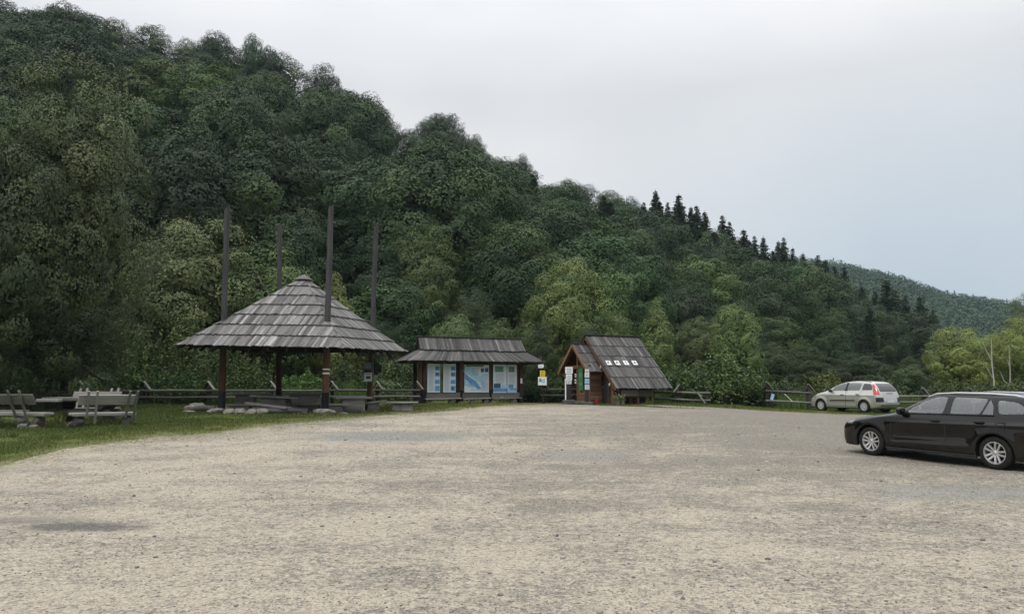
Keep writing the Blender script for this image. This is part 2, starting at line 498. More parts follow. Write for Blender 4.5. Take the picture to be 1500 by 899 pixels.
    a = o.data.attributes.new('edge', 'FLOAT', 'POINT'); a.data.foreach_set('value', np.clip((nb[None, :] - N) * .78, 0, 20).ravel().astype(np.float32))
    tag(o, kind='structure')
gravel_lot()

# ------------------------------------------------------------------ loose stones lying on the lot
def loose_stones():
    rng = np.random.default_rng(5)
    ico = bmesh.new(); bmesh.ops.create_icosphere(ico, subdivisions=1, radius=1)
    bv = np.array([v.co[:] for v in ico.verts]); bf = np.array([[v.index for v in f.verts] for f in ico.faces]); ico.free()
    n = 42000
    d = 4.8 + 24 * rng.random(n) ** 1.25
    u = rng.uniform(-.72, .72, n)
    x = u * d; y = d
    k = (edge_e(x, y) < -.3)
    dens = (np.sin(x * .9 + 1.3 * np.sin(y * .7)) * np.sin(y * 1.1 + np.sin(x * .6) * 1.5) + 1) / 2
    k &= rng.random(n) < .25 + .75 * dens
    x, y = x[k], y[k]; n = len(x)
    r = .004 + .008 * rng.random(n) ** 2 + .02 * (rng.random(n) > .97) * rng.random(n)
    r *= 1 + .035 * (y - 5)
    sq = rng.uniform(.6, 1.3, (n, 3)); sq[:, 2] = rng.uniform(.35, .75, n)
    jit = rng.uniform(.72, 1.2, (n, len(bv), 1))
    th = rng.uniform(0, 6.28, n); c, s = np.cos(th), np.sin(th)
    w = bv[None] * jit * sq[:, None] * r[:, None, None]
    wx = w[..., 0] * c[:, None] - w[..., 1] * s[:, None]; wy = w[..., 0] * s[:, None] + w[..., 1] * c[:, None]
    z = lot_z(x, y)
    V = np.stack([wx + x[:, None], wy + y[:, None], w[..., 2] + z[:, None] + r[:, None] * .15], -1).reshape(-1, 3)
    F = (bf[None] + (np.arange(n) * len(bv))[:, None, None]).reshape(-1, 3)
    t = NT('loose stone'); ti = t.attr('tint')
    col = t.ramp(ti, [(0, (.10, .095, .09)), (.5, (.22, .205, .185)), (1, (.42, .39, .34))])
    mat = t.done(t.bsdf(col, .9, spec=.2))
    o = np_mesh('loose_gravel', V, F, mat, np.repeat(rng.random(n) ** .8, len(bf)), k=3)
    tag(o, 'small loose stones scattered over the pale gravel', 'gravel', kind='stuff')
loose_stones()

# ------------------------------------------------------------------ grass
def blade_mesh(name, x, y, z, h, w, lean, mat, tint, rng):
    n = len(x)
    th = rng.uniform(0, 6.283, n); ph = rng.uniform(0, 6.283, n)
    dx, dy = np.cos(th) * w / 2, np.sin(th) * w / 2
    lx, ly = np.cos(ph) * lean * h, np.sin(ph) * lean * h
    a = np.stack([x - dx, y - dy, z], -1); b = np.stack([x + dx, y + dy, z], -1)
    c = np.stack([x + dx * .7 + lx * .4, y + dy * .7 + ly * .4, z + h * .6], -1); e = np.stack([x - dx * .7 + lx * .4, y - dy * .7 + ly * .4, z + h * .6], -1)
    tp = np.stack([x + lx, y + ly, z + h * (1 - lean * .3)], -1)
    V = np.stack([a, b, c, e, tp, tp + np.array([.001, 0, 0])], 1).reshape(-1, 3)
    i = np.arange(n) * 6
    Q = np.concatenate([np.stack([i, i + 1, i + 2, i + 3], -1), np.stack([i + 3, i + 2, i + 5, i + 4], -1)])
    return np_mesh(name, V, Q, mat, np.concatenate([tint, tint]))
def short_grass():
    rng = np.random.default_rng(8)
    N = 1500000
    x = rng.uniform(-31, 34, N); y = rng.uniform(13, 50, N)
    e = edge_e(x, y)
    u = x / y
    k = (e > -1.5) & (y < np.where(x < 3, 44, 50)) & (np.abs(u) < .70)
    keep = np.clip(.12 + (e + .35) * .38, 0, 1) * np.clip(26 / y, .5, 1) ** 1.2
    pat = (np.sin(x * 1.7 + np.sin(y * 2.1)) * np.sin(y * 1.9 + np.sin(x * 1.3) * 2) + 1) / 2
    keep = np.where(e < -.35, .30 * (pat > .80) * np.clip(1.5 + e, 0, 1), keep)
    keep *= np.where((e < 1.9) & (e > -.35), .12 + .88 * (pat > .42), 1)
    k &= rng.random(N) < keep
    # nothing grows under the shelter floor
    lx = (x + 7.8) * -.984 + (y - 33) * .18; ly = (x + 7.8) * .18 + (y - 33) * .984
    k &= ~((lx > -.2) & (lx < 4.9) & (ly > -.1) & (ly < 5.4) & (rng.random(N) < .85))
    x, y, e, pat = x[k], y[k], e[k], pat[k]; n = len(x)
    h = rng.uniform(.025, .08, n) * (.6 + .8 * pat) * np.clip(.5 + e * .35, .45, 1.25)
    # taller tufts round the benches and the shelter stones
    for cx, cy, rr in ((-15.2, 25.4, 1.4), (-13.2, 25.6, 1.3), (-16.5, 26, 1.5), (-14, 26.3, 1.2), (-4.6, 36.3, .9), (-13.6, 40.5, 2), (-9, 40.9, 2), (-18, 40, 3), (-4, 41.5, 2)):
        d = np.hypot(x - cx, y - cy); h *= 1 + 1.7 * np.clip(1 - d / rr, 0, 1) * rng.random(n)
    tc = np.stack([rng.uniform(-18, 20, 260), rng.uniform(15, 44, 260)], -1); te = edge_e(tc[:, 0], tc[:, 1]); tc = tc[(te > -.3) & (te < 7)]
    for cx, cy in tc:
        d = (x - cx) ** 2 + (y - cy) ** 2; h *= 1 + rng.uniform(.8, 2.4) * (d < rng.uniform(.1, .35) ** 2)
    z = np.where(e < 0, lot_z(x, y), base_z(x, y)) - .01
    dry = np.clip(.95 - e * .26, 0, .8)
    tint = np.clip(rng.normal(.34, .17, n) + .26 * pat - .13 + dry * rng.random(n), 0, 1)
    blade_mesh('short_grass', x, y, z, h, rng.uniform(.008, .02, n) * np.clip(y / 18, 1, 1.8), rng.uniform(.1, .8, n), M['grass'], tint, rng)
    o = COL.objects['short_grass']; o.color = (1, 1, 1, 1)
    tag(o, 'short green grass along the far edge of the gravel', 'grass', kind='stuff')
short_grass()
def tall_grass():
    rng = np.random.default_rng(9)
    N = 150000
    x = rng.uniform(-36, 44, N); y = rng.uniform(41.8, 56, N); u = x / y
    fl = np.where(x < 2, 42.4, np.where(x < 10, 48.5, 46.5))
    dens = (np.sin(x * .7 + np.sin(y * .5)) * np.sin(y * .9 + x * .3) + 1) / 2
    k = (y > fl) & ~((x > -8.5) & (x < 3.2) & (y < 49.5)) & (np.abs(u) < .74) & (rng.random(N) < (.25 + .75 * dens) * np.clip(1.2 - (y - fl) / 11, 0, 1))
    x, y, dens = x[k], y[k], dens[k]; n = len(x)
    h = rng.uniform(.5, 1.25, n) * (.65 + .65 * dens)
    h *= np.where((x > -9.5) & (x < -4), 1.45, 1) * np.where(x > 8, .75, 1)
    blade_mesh('tall_grass', x, y, base_z(x, y) - .05, h, rng.uniform(.018, .05, n), rng.uniform(.05, .45, n), M['reed'], np.clip(rng.normal(.4, .2, n), 0, 1), rng)
    tag(COL.objects['tall_grass'], 'tall wild grass and reeds behind the rail fence', 'grass', kind='stuff')
tall_grass()
# ------------------------------------------------------------------ foliage
def unit(v): return v / np.maximum(np.linalg.norm(v, axis=-1, keepdims=True), 1e-9)
def leaf_quads(c, nrm, size, rng, rand=.6, aspect=.62):
    """one leaf-shaped quad per centre"""
    n = len(c)
    nn = unit(nrm + rng.normal(0, rand, (n, 3)))
    t = unit(np.cross(nn, rng.normal(0, 1, (n, 3))))
    b = np.cross(nn, t)
    L = (size * rng.uniform(.6, 1.35, n))[:, None] * .5
    W = L * aspect * rng.uniform(.7, 1.3, (n, 1))
    V = np.stack([c - t * L, c + b * W - t * L * .1, c + t * L, c - b * W - t * L * .1], 1)
    V[:, 2] -= nn * L * .25 * rng.uniform(0, 1, (n, 1))
    return V.reshape(-1, 3)
def blob_points(rng, centers, radii, per, flat=.8, low=-.3):
    """points on the outer skin of leaf clumps"""
    cs = []; ns = []; ids = []
    cen = centers.mean(0)
    for i, (c, r) in enumerate(zip(centers, radii)):
        m = int(per * r * r * 2.2) + 6
        d = unit(rng.normal(0, 1, (m, 3)))
        out = unit((c - cen)[None] + np.array([0, 0, .5]))
        d = d[(d * out).sum(-1) > low]
        a1, a2 = unit(rng.normal(0, 1, (2, 3))); lump = np.sin(5.0 * (d @ a1)[:, None] + rng.uniform(0, 6)) + np.sin(7.5 * (d @ a2)[:, None] + rng.uniform(0, 6))
        rr = r * (.72 + .40 * rng.beta(2.4, 1.3, (len(d), 1))) * (1 + .13 * lump)
        p = c + d * rr * np.array([1, 1, flat])
        cs.append(p); ns.append(d + 1.0 * unit(p - cen - np.array([0, 0, -.5])) + np.array([0, 0, .08])); ids.append(np.full(len(d), i))
    return np.concatenate(cs), np.concatenate(ns), np.concatenate(ids)

def mesh_only(o):
    me = o.data; bpy.data.objects.remove(o); return me

def limb_mesh(rng, h, r0, tips, mat, name='trunk', bend=.25):
    m = MB()
    pts = []; x = y = 0
    for k in range(7):
        f = k / 6
        pts.append((x, y, h * f)); x += rng.normal(0, bend) * .5; y += rng.normal(0, bend) * .5
    m.tube(pts, [r0 * (1.25 if k == 0 else 1 - .82 * k / 6) for k in range(7)], 8, wob=.06)
    for tp in tips:
        zf = min(.92, max(.18, (tp[2] * .62) / h))
        i = min(5, int(zf * 6)); f = zf * 6 - i
        s = Vector(pts[i]).lerp(Vector(pts[i + 1]), f)
        e = Vector(tp); mid = s.lerp(e, .5) + Vector((0, 0, -.04 * (e - s).length))
        rr = r0 * (1 - .8 * zf) * .45
        m.tube([s, mid, e], [rr, rr * .6, rr * .22], 5)
    o = m.build(name, mat, smooth=True)
    return mesh_only(o)

def broadleaf(seed, h=16.0, rad=5.0, leaf=.42, per=62, nb=46, base=.2, mat='leaf_broad', shape='dome', r0=.26, limbs=14, rmin=.24, rmax=.36, q0=.82, bare=0.0, noise=.32):
    rng = np.random.default_rng(seed)
    C = []; Rr = []
    lean = rng.normal(0, .25, 2)
    def prof(f):
        if shape == 'dome': return math.sqrt(max(0, 1 - ((f - .34) / .70) ** 2)) if f > .34 else .70 + .30 * (f / .34) ** .6
        if shape == 'oval': return math.sqrt(max(0, 1 - ((f - .42) / .62) ** 2)) if f > .42 else .62 + .38 * (f / .42) ** .7
        if shape == 'cone': return (1 - f) ** .62 * 1.0 + .05
        return .55 + .45 * math.sin(f * 3.0)
    for i in range(nb):
        f = ((i + .5) / nb) ** .92
        th = i * 2.39996 + rng.normal(0, .3)
        pr = prof(f)
        br = rad * rng.uniform(rmin, rmax) * (.62 + .42 * pr)
        rr = max(0, rad * pr * rng.uniform(q0, 1.06) - br * .62)
        z = h * (base + (1 - base) * f) - br * (.75 if f > .8 else .35) + rng.normal(0, .3)
        C.append((math.cos(th) * rr + lean[0] * f, math.sin(th) * rr + lean[1] * f, max(z, br * .5))); Rr.append(br)
    # the mass behind the outer clumps
    for f in (.25, .5, .72):
        C.append((0, 0, h * (base + (1 - base) * f))); Rr.append(rad * .55 * prof(f))
    C = np.array(C); Rr = np.array(Rr)
    p, nr, ids = blob_points(rng, C, Rr, per)
    if bare > 0:
        k = rng.random(len(p)) > bare; p, nr, ids = p[k], nr[k], ids[k]
    V = leaf_quads(p, nr, leaf, rng, noise)
    n = len(p)
    ct = rng.normal(0, .12, len(C))
    tint = np.clip(.45 + ct[ids] + rng.normal(0, .07, n), 0, 1)
    Q = np.arange(n * 4).reshape(-1, 4)
    # inner foliage that closes the crown
    nc_ = int(900 + nb * 14); dd = unit(rng.normal(0, 1, (nc_, 3))); fr = rng.random((nc_, 1)) ** .5
    cc = dd * fr * np.array([rad * .56, rad * .56, h * (1 - base) * .36]) + np.array([0, 0, h * (base + (1 - base) * .47)])
    V = np.concatenate([V, leaf_quads(cc, dd, rad * .10, rng, .5, .8)])
    tint = np.concatenate([tint, np.full(nc_, .38)]); n += nc_
    Q = np.arange(n * 4).reshape(-1, 4)
    crown = mesh_only(np_mesh('crown', V, Q, M[mat], tint))
    tips = [C[i] for i in rng.choice(nb, min(limbs, nb), replace=False)]
    trunk = limb_mesh(rng, h * .86, r0, tips, M['bark'])
    return trunk, crown, h, rad

def spruce(seed, h=20.0, rad=3.0, gaps=.15):
    rng = np.random.default_rng(seed)
    cs = []; ns = []; sz = []
    m = MB(); m.tube([(0, 0, 0), (0, 0, h * .5), (0, 0, h * .985)], [.24, .15, .015], 7)
    z = h * .10
    while z < h * .985:
        f = z / h
        r = rad * (1 - f) ** .84 * 1.2 * rng.uniform(.8, 1.12) + .16
        nbr = int(7 + 5 * (1 - f)); off = rng.uniform(0, 6.28)
        for b in range(nbr):
            if rng.random() < gaps: continue
            th = off + b * 6.283 / nbr + rng.normal(0, .18)
            L = r * rng.uniform(.75, 1.15); k = max(4, int(L * 9))
            s = (np.arange(k) + .6) / k
            d = np.array([math.cos(th), math.sin(th), 0])
            droop = -.30 * L * s ** 1.3 + .10 * L * s ** 3
            p = d[None] * (L * s)[:, None]; p[:, 2] += z + droop
            w = .22 * L * (1 - s * .75)
            for side in (-1, 0, 1):
                sd = np.array([-d[1], d[0], 0]) * side
                q = p + sd * w[:, None] + rng.normal(0, .05, p.shape)
                if side: q[:, 2] -= w * .35
                cs.append(q); ns.append(np.tile([sd[0] * .5, sd[1] * .5, 1.0], (k, 1))); sz.append(np.full(k, .50) * (.7 + .5 * (1 - f)))
        z += h * .024 * rng.uniform(.8, 1.2) * (1.15 - .45 * f)
    k = 12; cs.append(np.stack([np.zeros(k), np.zeros(k), np.linspace(h * .95, h, k)], -1)); ns.append(rng.normal(0, 1, (k, 3))); sz.append(np.full(k, .2))
    c = np.concatenate(cs); nr = np.concatenate(ns); s_ = np.concatenate(sz)
    V = leaf_quads(c, nr, s_, rng, .45, .55)
    n = len(c)
    crown = mesh_only(np_mesh('crown', V, np.arange(n * 4).reshape(-1, 4), M['needles'], np.clip(rng.normal(.45, .2, n), 0, 1)))
    return mesh_only(m.build('trunk', M['bark'], smooth=True)), crown, h, rad

def shrub(seed, h=3.2, rad=1.8, leaf=.16, n_sh=60, mat='leaf_loose', per=95, droop=.1):
    """many upright leafy shoots from one stool"""
    rng = np.random.default_rng(seed)
    cs = []; ns = []; tt = []
    m = MB()
    for i in range(n_sh):
        th = rng.uniform(0, 6.283); q = math.sqrt(rng.random())
        x0, y0 = math.cos(th) * rad * q * .55, math.sin(th) * rad * q * .55
        L = h * (1 - .55 * q ** 2) * rng.uniform(.72, 1.1)
        tip = np.array([x0 + math.cos(th) * rad * .45 * q + rng.normal(0, .12), y0 + math.sin(th) * rad * .45 * q + rng.normal(0, .12), L])
        b = np.array([x0, y0, 0])
        if i % 3 == 0: m.tube([b, (b + tip) / 2, tip], [.022, .015, .006], 4)
        s = rng.uniform(.12, 1, per) ** .8
        sp = rad * .26 * (1.15 - s)
        p = b + (tip - b) * s[:, None] + rng.normal(0, 1, (per, 3)) * (sp * .55)[:, None]
        p[:, 2] = np.maximum(p[:, 2], .05)
        cs.append(p); ns.append(unit(rng.normal(0, 1, (per, 3))) + np.array([math.cos(th) * .4, math.sin(th) * .4, .7])); tt.append(np.full(per, rng.normal(0, .12)))
    c = np.concatenate(cs); n = len(c)
    V = leaf_quads(c, np.concatenate(ns), leaf, rng, .5, .45)
    tint = np.clip(.45 + np.concatenate(tt) + rng.normal(0, .15, n), 0, 1)
    crown = mesh_only(np_mesh('foliage', V, np.arange(n * 4).reshape(-1, 4), M[mat], tint))
    return mesh_only(m.build('stem', M['bark'], smooth=True)), crown, h, rad

def plant(name, tpl, label, cat, loc, h, w, rz, color=(1, 1, 1), group=None, parts=('trunk', 'crown')):
    t = thing(name, label, cat, loc, rz, group)
    a = bpy.data.objects.new(parts[0], tpl[0]); link(a, t)
    b = bpy.data.objects.new(parts[1], tpl[1]); link(b, t)
    b.color = (*color, 1)
    t.scale = (w / (2 * tpl[3]), w / (2 * tpl[3]), h / tpl[2])
    return t

def at_px(px, Y):
    u = (px - 750) / FPX / (CP + .105 * SP)
    return u * Y
def height_for(px, py, Y, x=None):
    p = P(px, py, Y)
    return p.z - gz(p.x, Y)

TPL_B = [broadleaf(100 + i, 16, 5.2, .215, 185, (34, 44, 28, 52, 38, 30)[i], .10, shape=s, rmax=(.42, .36, .46, .33, .38, .44)[i]) for i, s in enumerate(('dome', 'oval', 'dome', 'oval', 'oval', 'dome'))]
TPL_S = [spruce(200 + i, 20, 3.0, g) for i, g in enumerate((.1, .22, .16))]
ORD = ['first', 'second', 'third', 'fourth', 'fifth', 'sixth', 'seventh', 'eighth', 'ninth', 'tenth', 'eleventh', 'twelfth']

# ---- trees of the wooded slope, each one placed on the terrain
LAND = [(-400, 'left picnic benches'), (150, 'bushes left of shelter'), (270, 'left eave of shelter'), (350, 'left shelter poles'),
        (440, 'shelter roof peak'), (500, 'right shelter pole'), (570, 'gap beside big shelter'), (630, 'left half of notice shelter'),
        (700, 'right half of notice shelter'), (775, 'yellow signs'), (820, 'hut porch'), (880, 'hut roof'), (960, 'low fence beside hut'),
        (1040, 'large roadside bush'), (1120, 'fence beside silver car'), (1190, 'silver car bonnet'), (1245, 'silver car tailgate'), (1315, 'black car bonnet'), (1390, 'black car roof')]
def landmark(px):
    s = LAND[0][1]
    for a, nme in LAND:
        if px >= a: s = nme
    return s
hill_specs = []      # (x, y, h, w, kind, rot, color)
def occupied(x, y, r):
    for q in hill_specs:
        if (q[0] - x) ** 2 + (q[1] - y) ** 2 < (r * q[6]) ** 2: return True
    return False
_r = random.Random(21)
# spruces of the skyline and the valley end, read off one by one
for (px, py, Y, w) in tuple((a, b, c, d * 1.35) for a, b, c, d in ((960, 278, 172, 5.5), (978, 296, 174, 4.6), (994, 284, 168, 6.5), (1032, 309, 170, 6), (1058, 315, 172, 6), (1089, 335, 174, 6.2), (1118, 346, 176, 5),
                       (1148, 347, 178, 5), (1161, 362, 176, 4.5), (1176, 370, 180, 5), (1198, 373, 182, 5), (1236, 389, 186, 5), (1298, 407, 168, 7), (1326, 433, 172, 6), (1348, 433, 166, 6.5),
                       (1393, 478, 190, 5), (357, 200, 112, 7.5), (1222, 388, 190, 5), (1012, 302, 176, 5), (1105, 345, 180, 5), (1282, 425, 182, 5.5), (470, 430, 74, 5), (943, 296, 176, 5), (1020, 326, 160, 6), (1046, 338, 158, 6.5), (1074, 346, 160, 6), (1098, 352, 164, 5.5),
                       (1132, 366, 164, 6), (1186, 386, 168, 6), (1212, 394, 170, 6), (1140, 352, 182, 5), (1068, 324, 182, 5), (1020, 300, 178, 5.5), (1262, 418, 176, 6), (1312, 424, 178, 6), (1366, 452, 176, 6))):
    x = P(px, py, Y).x
    h = height_for(px, py, Y)
    if h < 11: h = 11
    if h > 27: h = 27
    c = _r.uniform(.85, 1.15)
    hill_specs.append((x, Y, h, w, 'S', _r.uniform(0, 6.28), .55, (c, c, c)))
# single trees that stand up out of the skyline
for (px, py, w) in ((372, 50, 7.5), (395, 66, 6), (318, 46, 9), (650, 164, 10.5), (690, 196, 9), (762, 226, 8), (225, 36, 10), (545, 146, 9), (830, 262, 10), (915, 286, 11)):
    u = (px - 750) / FPX; Y = float(np.interp(u, YR_U, YR_Y)) - 6
    hill_specs.append((P(px, py, Y).x, Y, min(24, max(12, height_for(px, py, Y))), w, 'B', _r.uniform(0, 6.28), .7, None))
# the skyline row of broadleaved trees
px = -40.0
while px < 1240:
    u = (px - 750) / FPX
    Y = float(np.interp(u, YR_U, YR_Y)) + _r.uniform(-5, 3)
    x = u * Y
    target = float(np.interp(px, SKY_PX, SKY_PY)) + _r.uniform(-13, 10)
    if px > 925: target += _r.uniform(14, 30)
    h = min(23, max(9, height_for(px, target, Y)))
    w = _r.uniform(8, 14.5)
    if not occupied(x, Y, 4.0):
        hill_specs.append((x, Y, h, w, 'B', _r.uniform(0, 6.28), 1.0, None))
    px += w * FPX / Y * .62
# the slope
tries = 0
while tries < 26000 and len(hill_specs) < 330:
    tries += 1
    u = _r.uniform(-.72, .60)
    yf = float(np.interp(u, YF_U, YF_Y)); yr = float(np.interp(u, YR_U, YR_Y))
    Y = math.sqrt(_r.uniform((yf - 3) ** 2, (yr - 3) ** 2)); x = u * Y
    if u > .42 and Y < yf: continue
    t = (Y - yf) / (yr - yf)
    sp = 7.9 + 2.6 * t
    if occupied(x, Y, sp): continue
    h = _r.uniform(12, 22); w = _r.uniform(10.5, 17)
    if t < .12: h = _r.uniform(9, 15); w = _r.uniform(7, 10)
    ppx, ppy = project(x, Y, gz(x, Y) + h)
    if ppy < float(np.interp(ppx, SKY_PX, SKY_PY)) - 2: continue
    kind = 'S' if (_r.random() < ((.0 if t > .5 else .03) if u < .0 else (.42 if t > .6 else .10) if u < .35 else .28)) else 'B'
    if kind == 'S': w *= .56; h *= 1.08
    hill_specs.append((x, Y, h, w, kind, _r.uniform(0, 6.28), 1.0, None))
_q = random.Random(77)
for _ in range(900):                                   # the slope goes on past the left edge of the view
    u = _q.uniform(-.88, -.70)
    yf = float(np.interp(u, YF_U, YF_Y)); yr = float(np.interp(u, YR_U, YR_Y))
    Y = math.sqrt(_q.uniform((yf - 3) ** 2, (yr + 2) ** 2)); x = u * Y
    if not occupied(x, Y, 9.5): hill_specs.append((x, Y, _q.uniform(12, 19), _q.uniform(11, 15), 'B', _q.uniform(0, 6.28), 1.0, None))
TONES_B = [('dark green', (.50, .56, .54)), ('deep green', (.74, .79, .72)), ('mid green', (1.22, 1.16, .95)), ('brownish green', (1.12, .98, .86)), ('bluish green', (.68, .80, .76))]
def slope_tree(i, q):
    x, Y, h, w, kind, rz, _, colr = q
    z = gz(x, Y)
    ppx, ppy = project(x, Y, z + h)
    sky = float(np.interp(ppx, SKY_PX, SKY_PY))
    f = (ppy - sky) / max(40.0, 575 - sky)
    row = 'on the skyline' if f < .06 else 'high on the slope' if f < .28 else 'midway up the slope' if f < .52 else 'low on the slope' if f < .75 else 'at the foot of the slope'
    if kind == 'B':
        r2 = random.Random(i * 13 + 5)
        tn, tc = TONES_B[r2.choices(range(5), (3, 4, 2.2, .8, 2))[0]]
        k = r2.randrange(6)
        shp = ('domed', 'oval', 'broad', 'egg shaped', 'tall', 'rounded')[k]
        cc = tuple(c * r2.uniform(.9, 1.1) for c in tc)
        size = 'small' if h < 13 else 'large' if h > 16.5 else ''
        lab = f"{(size + ' ') if size else ''}{tn} {shp} tree {row} above {landmark(ppx)}"
        plant('broadleaf_tree', TPL_B[k], lab, 'tree', (x, Y, z - .3), h + .3, w, rz, cc, 'broadleaf trees on the wooded slope')
    else:
        nm = 'tall' if h > 17 else 'short' if h < 13.5 else 'slim'
        c = colr or (1, 1, 1)
        lab = f"{nm} dark spruce {row} above {landmark(ppx)}"
        plant('spruce_tree', TPL_S[i % 3], lab, 'tree', (x, Y, z - .3), h + .3, w, rz, c, 'spruces of the wooded slope')
for i, q in enumerate(hill_specs): slope_tree(i, q)
print('hill trees', len(hill_specs), sum(1 for q in hill_specs if q[4] == 'S'))

# ---- nearer trees, one by one
T_LOOSE = broadleaf(301, 17, 5.2, .135, 360, 100, .03, 'leaf_loose', 'oval', .22, 26, .16, .27, .6, .2)
T_LOOSE2 = broadleaf(302, 14, 4.5, .135, 360, 80, .03, 'leaf_loose', 'dome', .2, 24, .17, .28, .66, .1)
T_LIGHT = broadleaf(303, 10, 3.8, .135, 370, 66, .03, 'leaf_light', 'oval', .17, 20, .18, .3, .68)
T_LIGHT2 = broadleaf(304, 8, 3.2, .13, 380, 54, .03, 'leaf_light', 'dome', .13, 18, .18, .3, .66)
T_WILLOW = broadleaf(305, 9, 3.4, .13, 380, 60, .03, 'leaf_light', 'cone', .13, 20, .18, .3, .62)
near = [
 # px, top py, width px, depth, template, colour, name, label
 (95, 78, 235, 37.5, T_LOOSE, (.82, .80, .82), 'alder_tree', 'large loose crowned alder, tallest tree behind the left picnic benches'),
 (-8, 150, 190, 34.5, T_LOOSE2, (.62, .68, .74), 'alder_tree', 'dark alder cut off by the left frame edge above the benches'),
 (72, 330, 180, 36.5, T_LOOSE2, (.50, .60, .62), 'alder_tree', 'dark low bushy alder right behind the left picnic tables'),
 (275, 316, 205, 53, T_LIGHT, (.72, .70, .80), 'willow_tree', 'rounded pale willow behind the left pole of the big shelter'),
 (205, 350, 120, 50, T_LOOSE2, (.85, .85, .85), 'willow_tree', 'brownish green willow between the alders and the big shelter'),
 (350, 395, 90, 55, T_LOOSE2, (.75, .75, .75), 'willow_tree', 'olive green willow between the two left poles of the shelter'),
 (487, 398, 100, 57, T_WILLOW, (.95, .90, .85), 'willow_tree', 'thin yellowish willow just right of the shelter peak'),
 (622, 320, 118, 73, T_LOOSE2, (.92, .98, .85), 'maple_tree', 'mid green tree with layered crown above the notice shelter'),
 (694, 420, 92, 63, T_LOOSE2, (.62, .72, .72), 'maple_tree', 'dark bushy tree above the middle of the notice shelter'),
 (668, 458, 90, 54, T_LIGHT2, (.66, .76, .80), 'willow_tree', 'low light green willow over the notice shelter roof'),
 (728, 462, 78, 55, T_LIGHT2, (.60, .72, .72), 'willow_tree', 'low green willow over the right end of the notice shelter'),
 (832, 378, 138, 57, T_LIGHT, (.86, .88, .80), 'ash_tree', 'bright green round ash standing behind the yellow signs and hut'),
 (900, 452, 80, 58, T_LIGHT2, (.72, .78, .74), 'willow_tree', 'light green willow right behind the hut roof ridge'),
 (962, 437, 86, 58, T_WILLOW, (.78, .85, .80), 'willow_tree', 'light green pointed willow above the right end of hut roof'),
 (1022, 462, 80, 59, T_LOOSE2, (.82, .84, .76), 'willow_tree', 'olive willow between the hut and the bright roadside tree'),
 (1076, 446, 92, 58, T_LIGHT, (.80, .88, .84), 'birch_tree', 'bright green birch behind the large roadside bush'),
 (790, 470, 60, 52, T_LOOSE2, (.62, .72, .68), 'alder_tree', 'dark green alder just behind the yellow and white signs'),
 (865, 470, 60, 51, T_LOOSE2, (.55, .66, .62), 'alder_tree', 'dark green alder hidden partly by the hut porch roof'),
 (1335, 532, 62, 58, T_LIGHT2, (.55, .66, .70), 'willow_tree', 'grey green young willow between the two cars'),
 (1408, 478, 98, 74, T_LIGHT, (1.2, 1.15, .95), 'birch_tree', 'yellow green birch, leftmost of the three above the black car'),
 (1462, 486, 70, 78, T_LIGHT2, (1.2, 1.12, .95), 'birch_tree', 'yellow green birch behind the two dead trunks'),
 (1505, 462, 92, 73, T_LIGHT, (1.1, 1.08, .92), 'birch_tree', 'tall yellow green birch at the right frame edge'),
 (1525, 425, 90, 84, T_LOOSE, (.95, .9, .8), 'birch_tree', 'taller birch whose twigs just enter at the right frame edge'),
 (1130, 500, 80, 62, T_LOOSE2, (.60, .70, .66), 'alder_tree', 'dark alder above the rail fence beside the silver car'),
 (1255, 515, 95, 66, T_LOOSE2, (.55, .66, .66), 'alder_tree', 'dark alder right behind the silver car roof'),
 (1182, 505, 90, 64, T_LOOSE2, (.62, .70, .64), 'alder_tree', 'dark alder behind the bonnet of the silver car'),
 (560, 470, 90, 60, T_LOOSE2, (.46, .55, .52), 'alder_tree', 'dark alder in the gap between the two shelters'),
 (425, 440, 90, 60, T_LOOSE2, (.55, .62, .58), 'alder_tree', 'dark alder directly behind the peak of the big shelter'),
]
for i, (px, py, wpx, Y, tpl, colr, nm, lab) in enumerate(near):
    x = at_px(px, Y); z = gz(x, Y)
    h = P(px, py, Y).z - z
    w = wpx / FPX * Y * 1.04
    k = 1.0 if colr[0] < .64 else 1.42
    plant(nm, tpl, lab, 'tree', (x, Y, z - .1), h + .1, w, i * 1.37, tuple(c * k for c in colr))
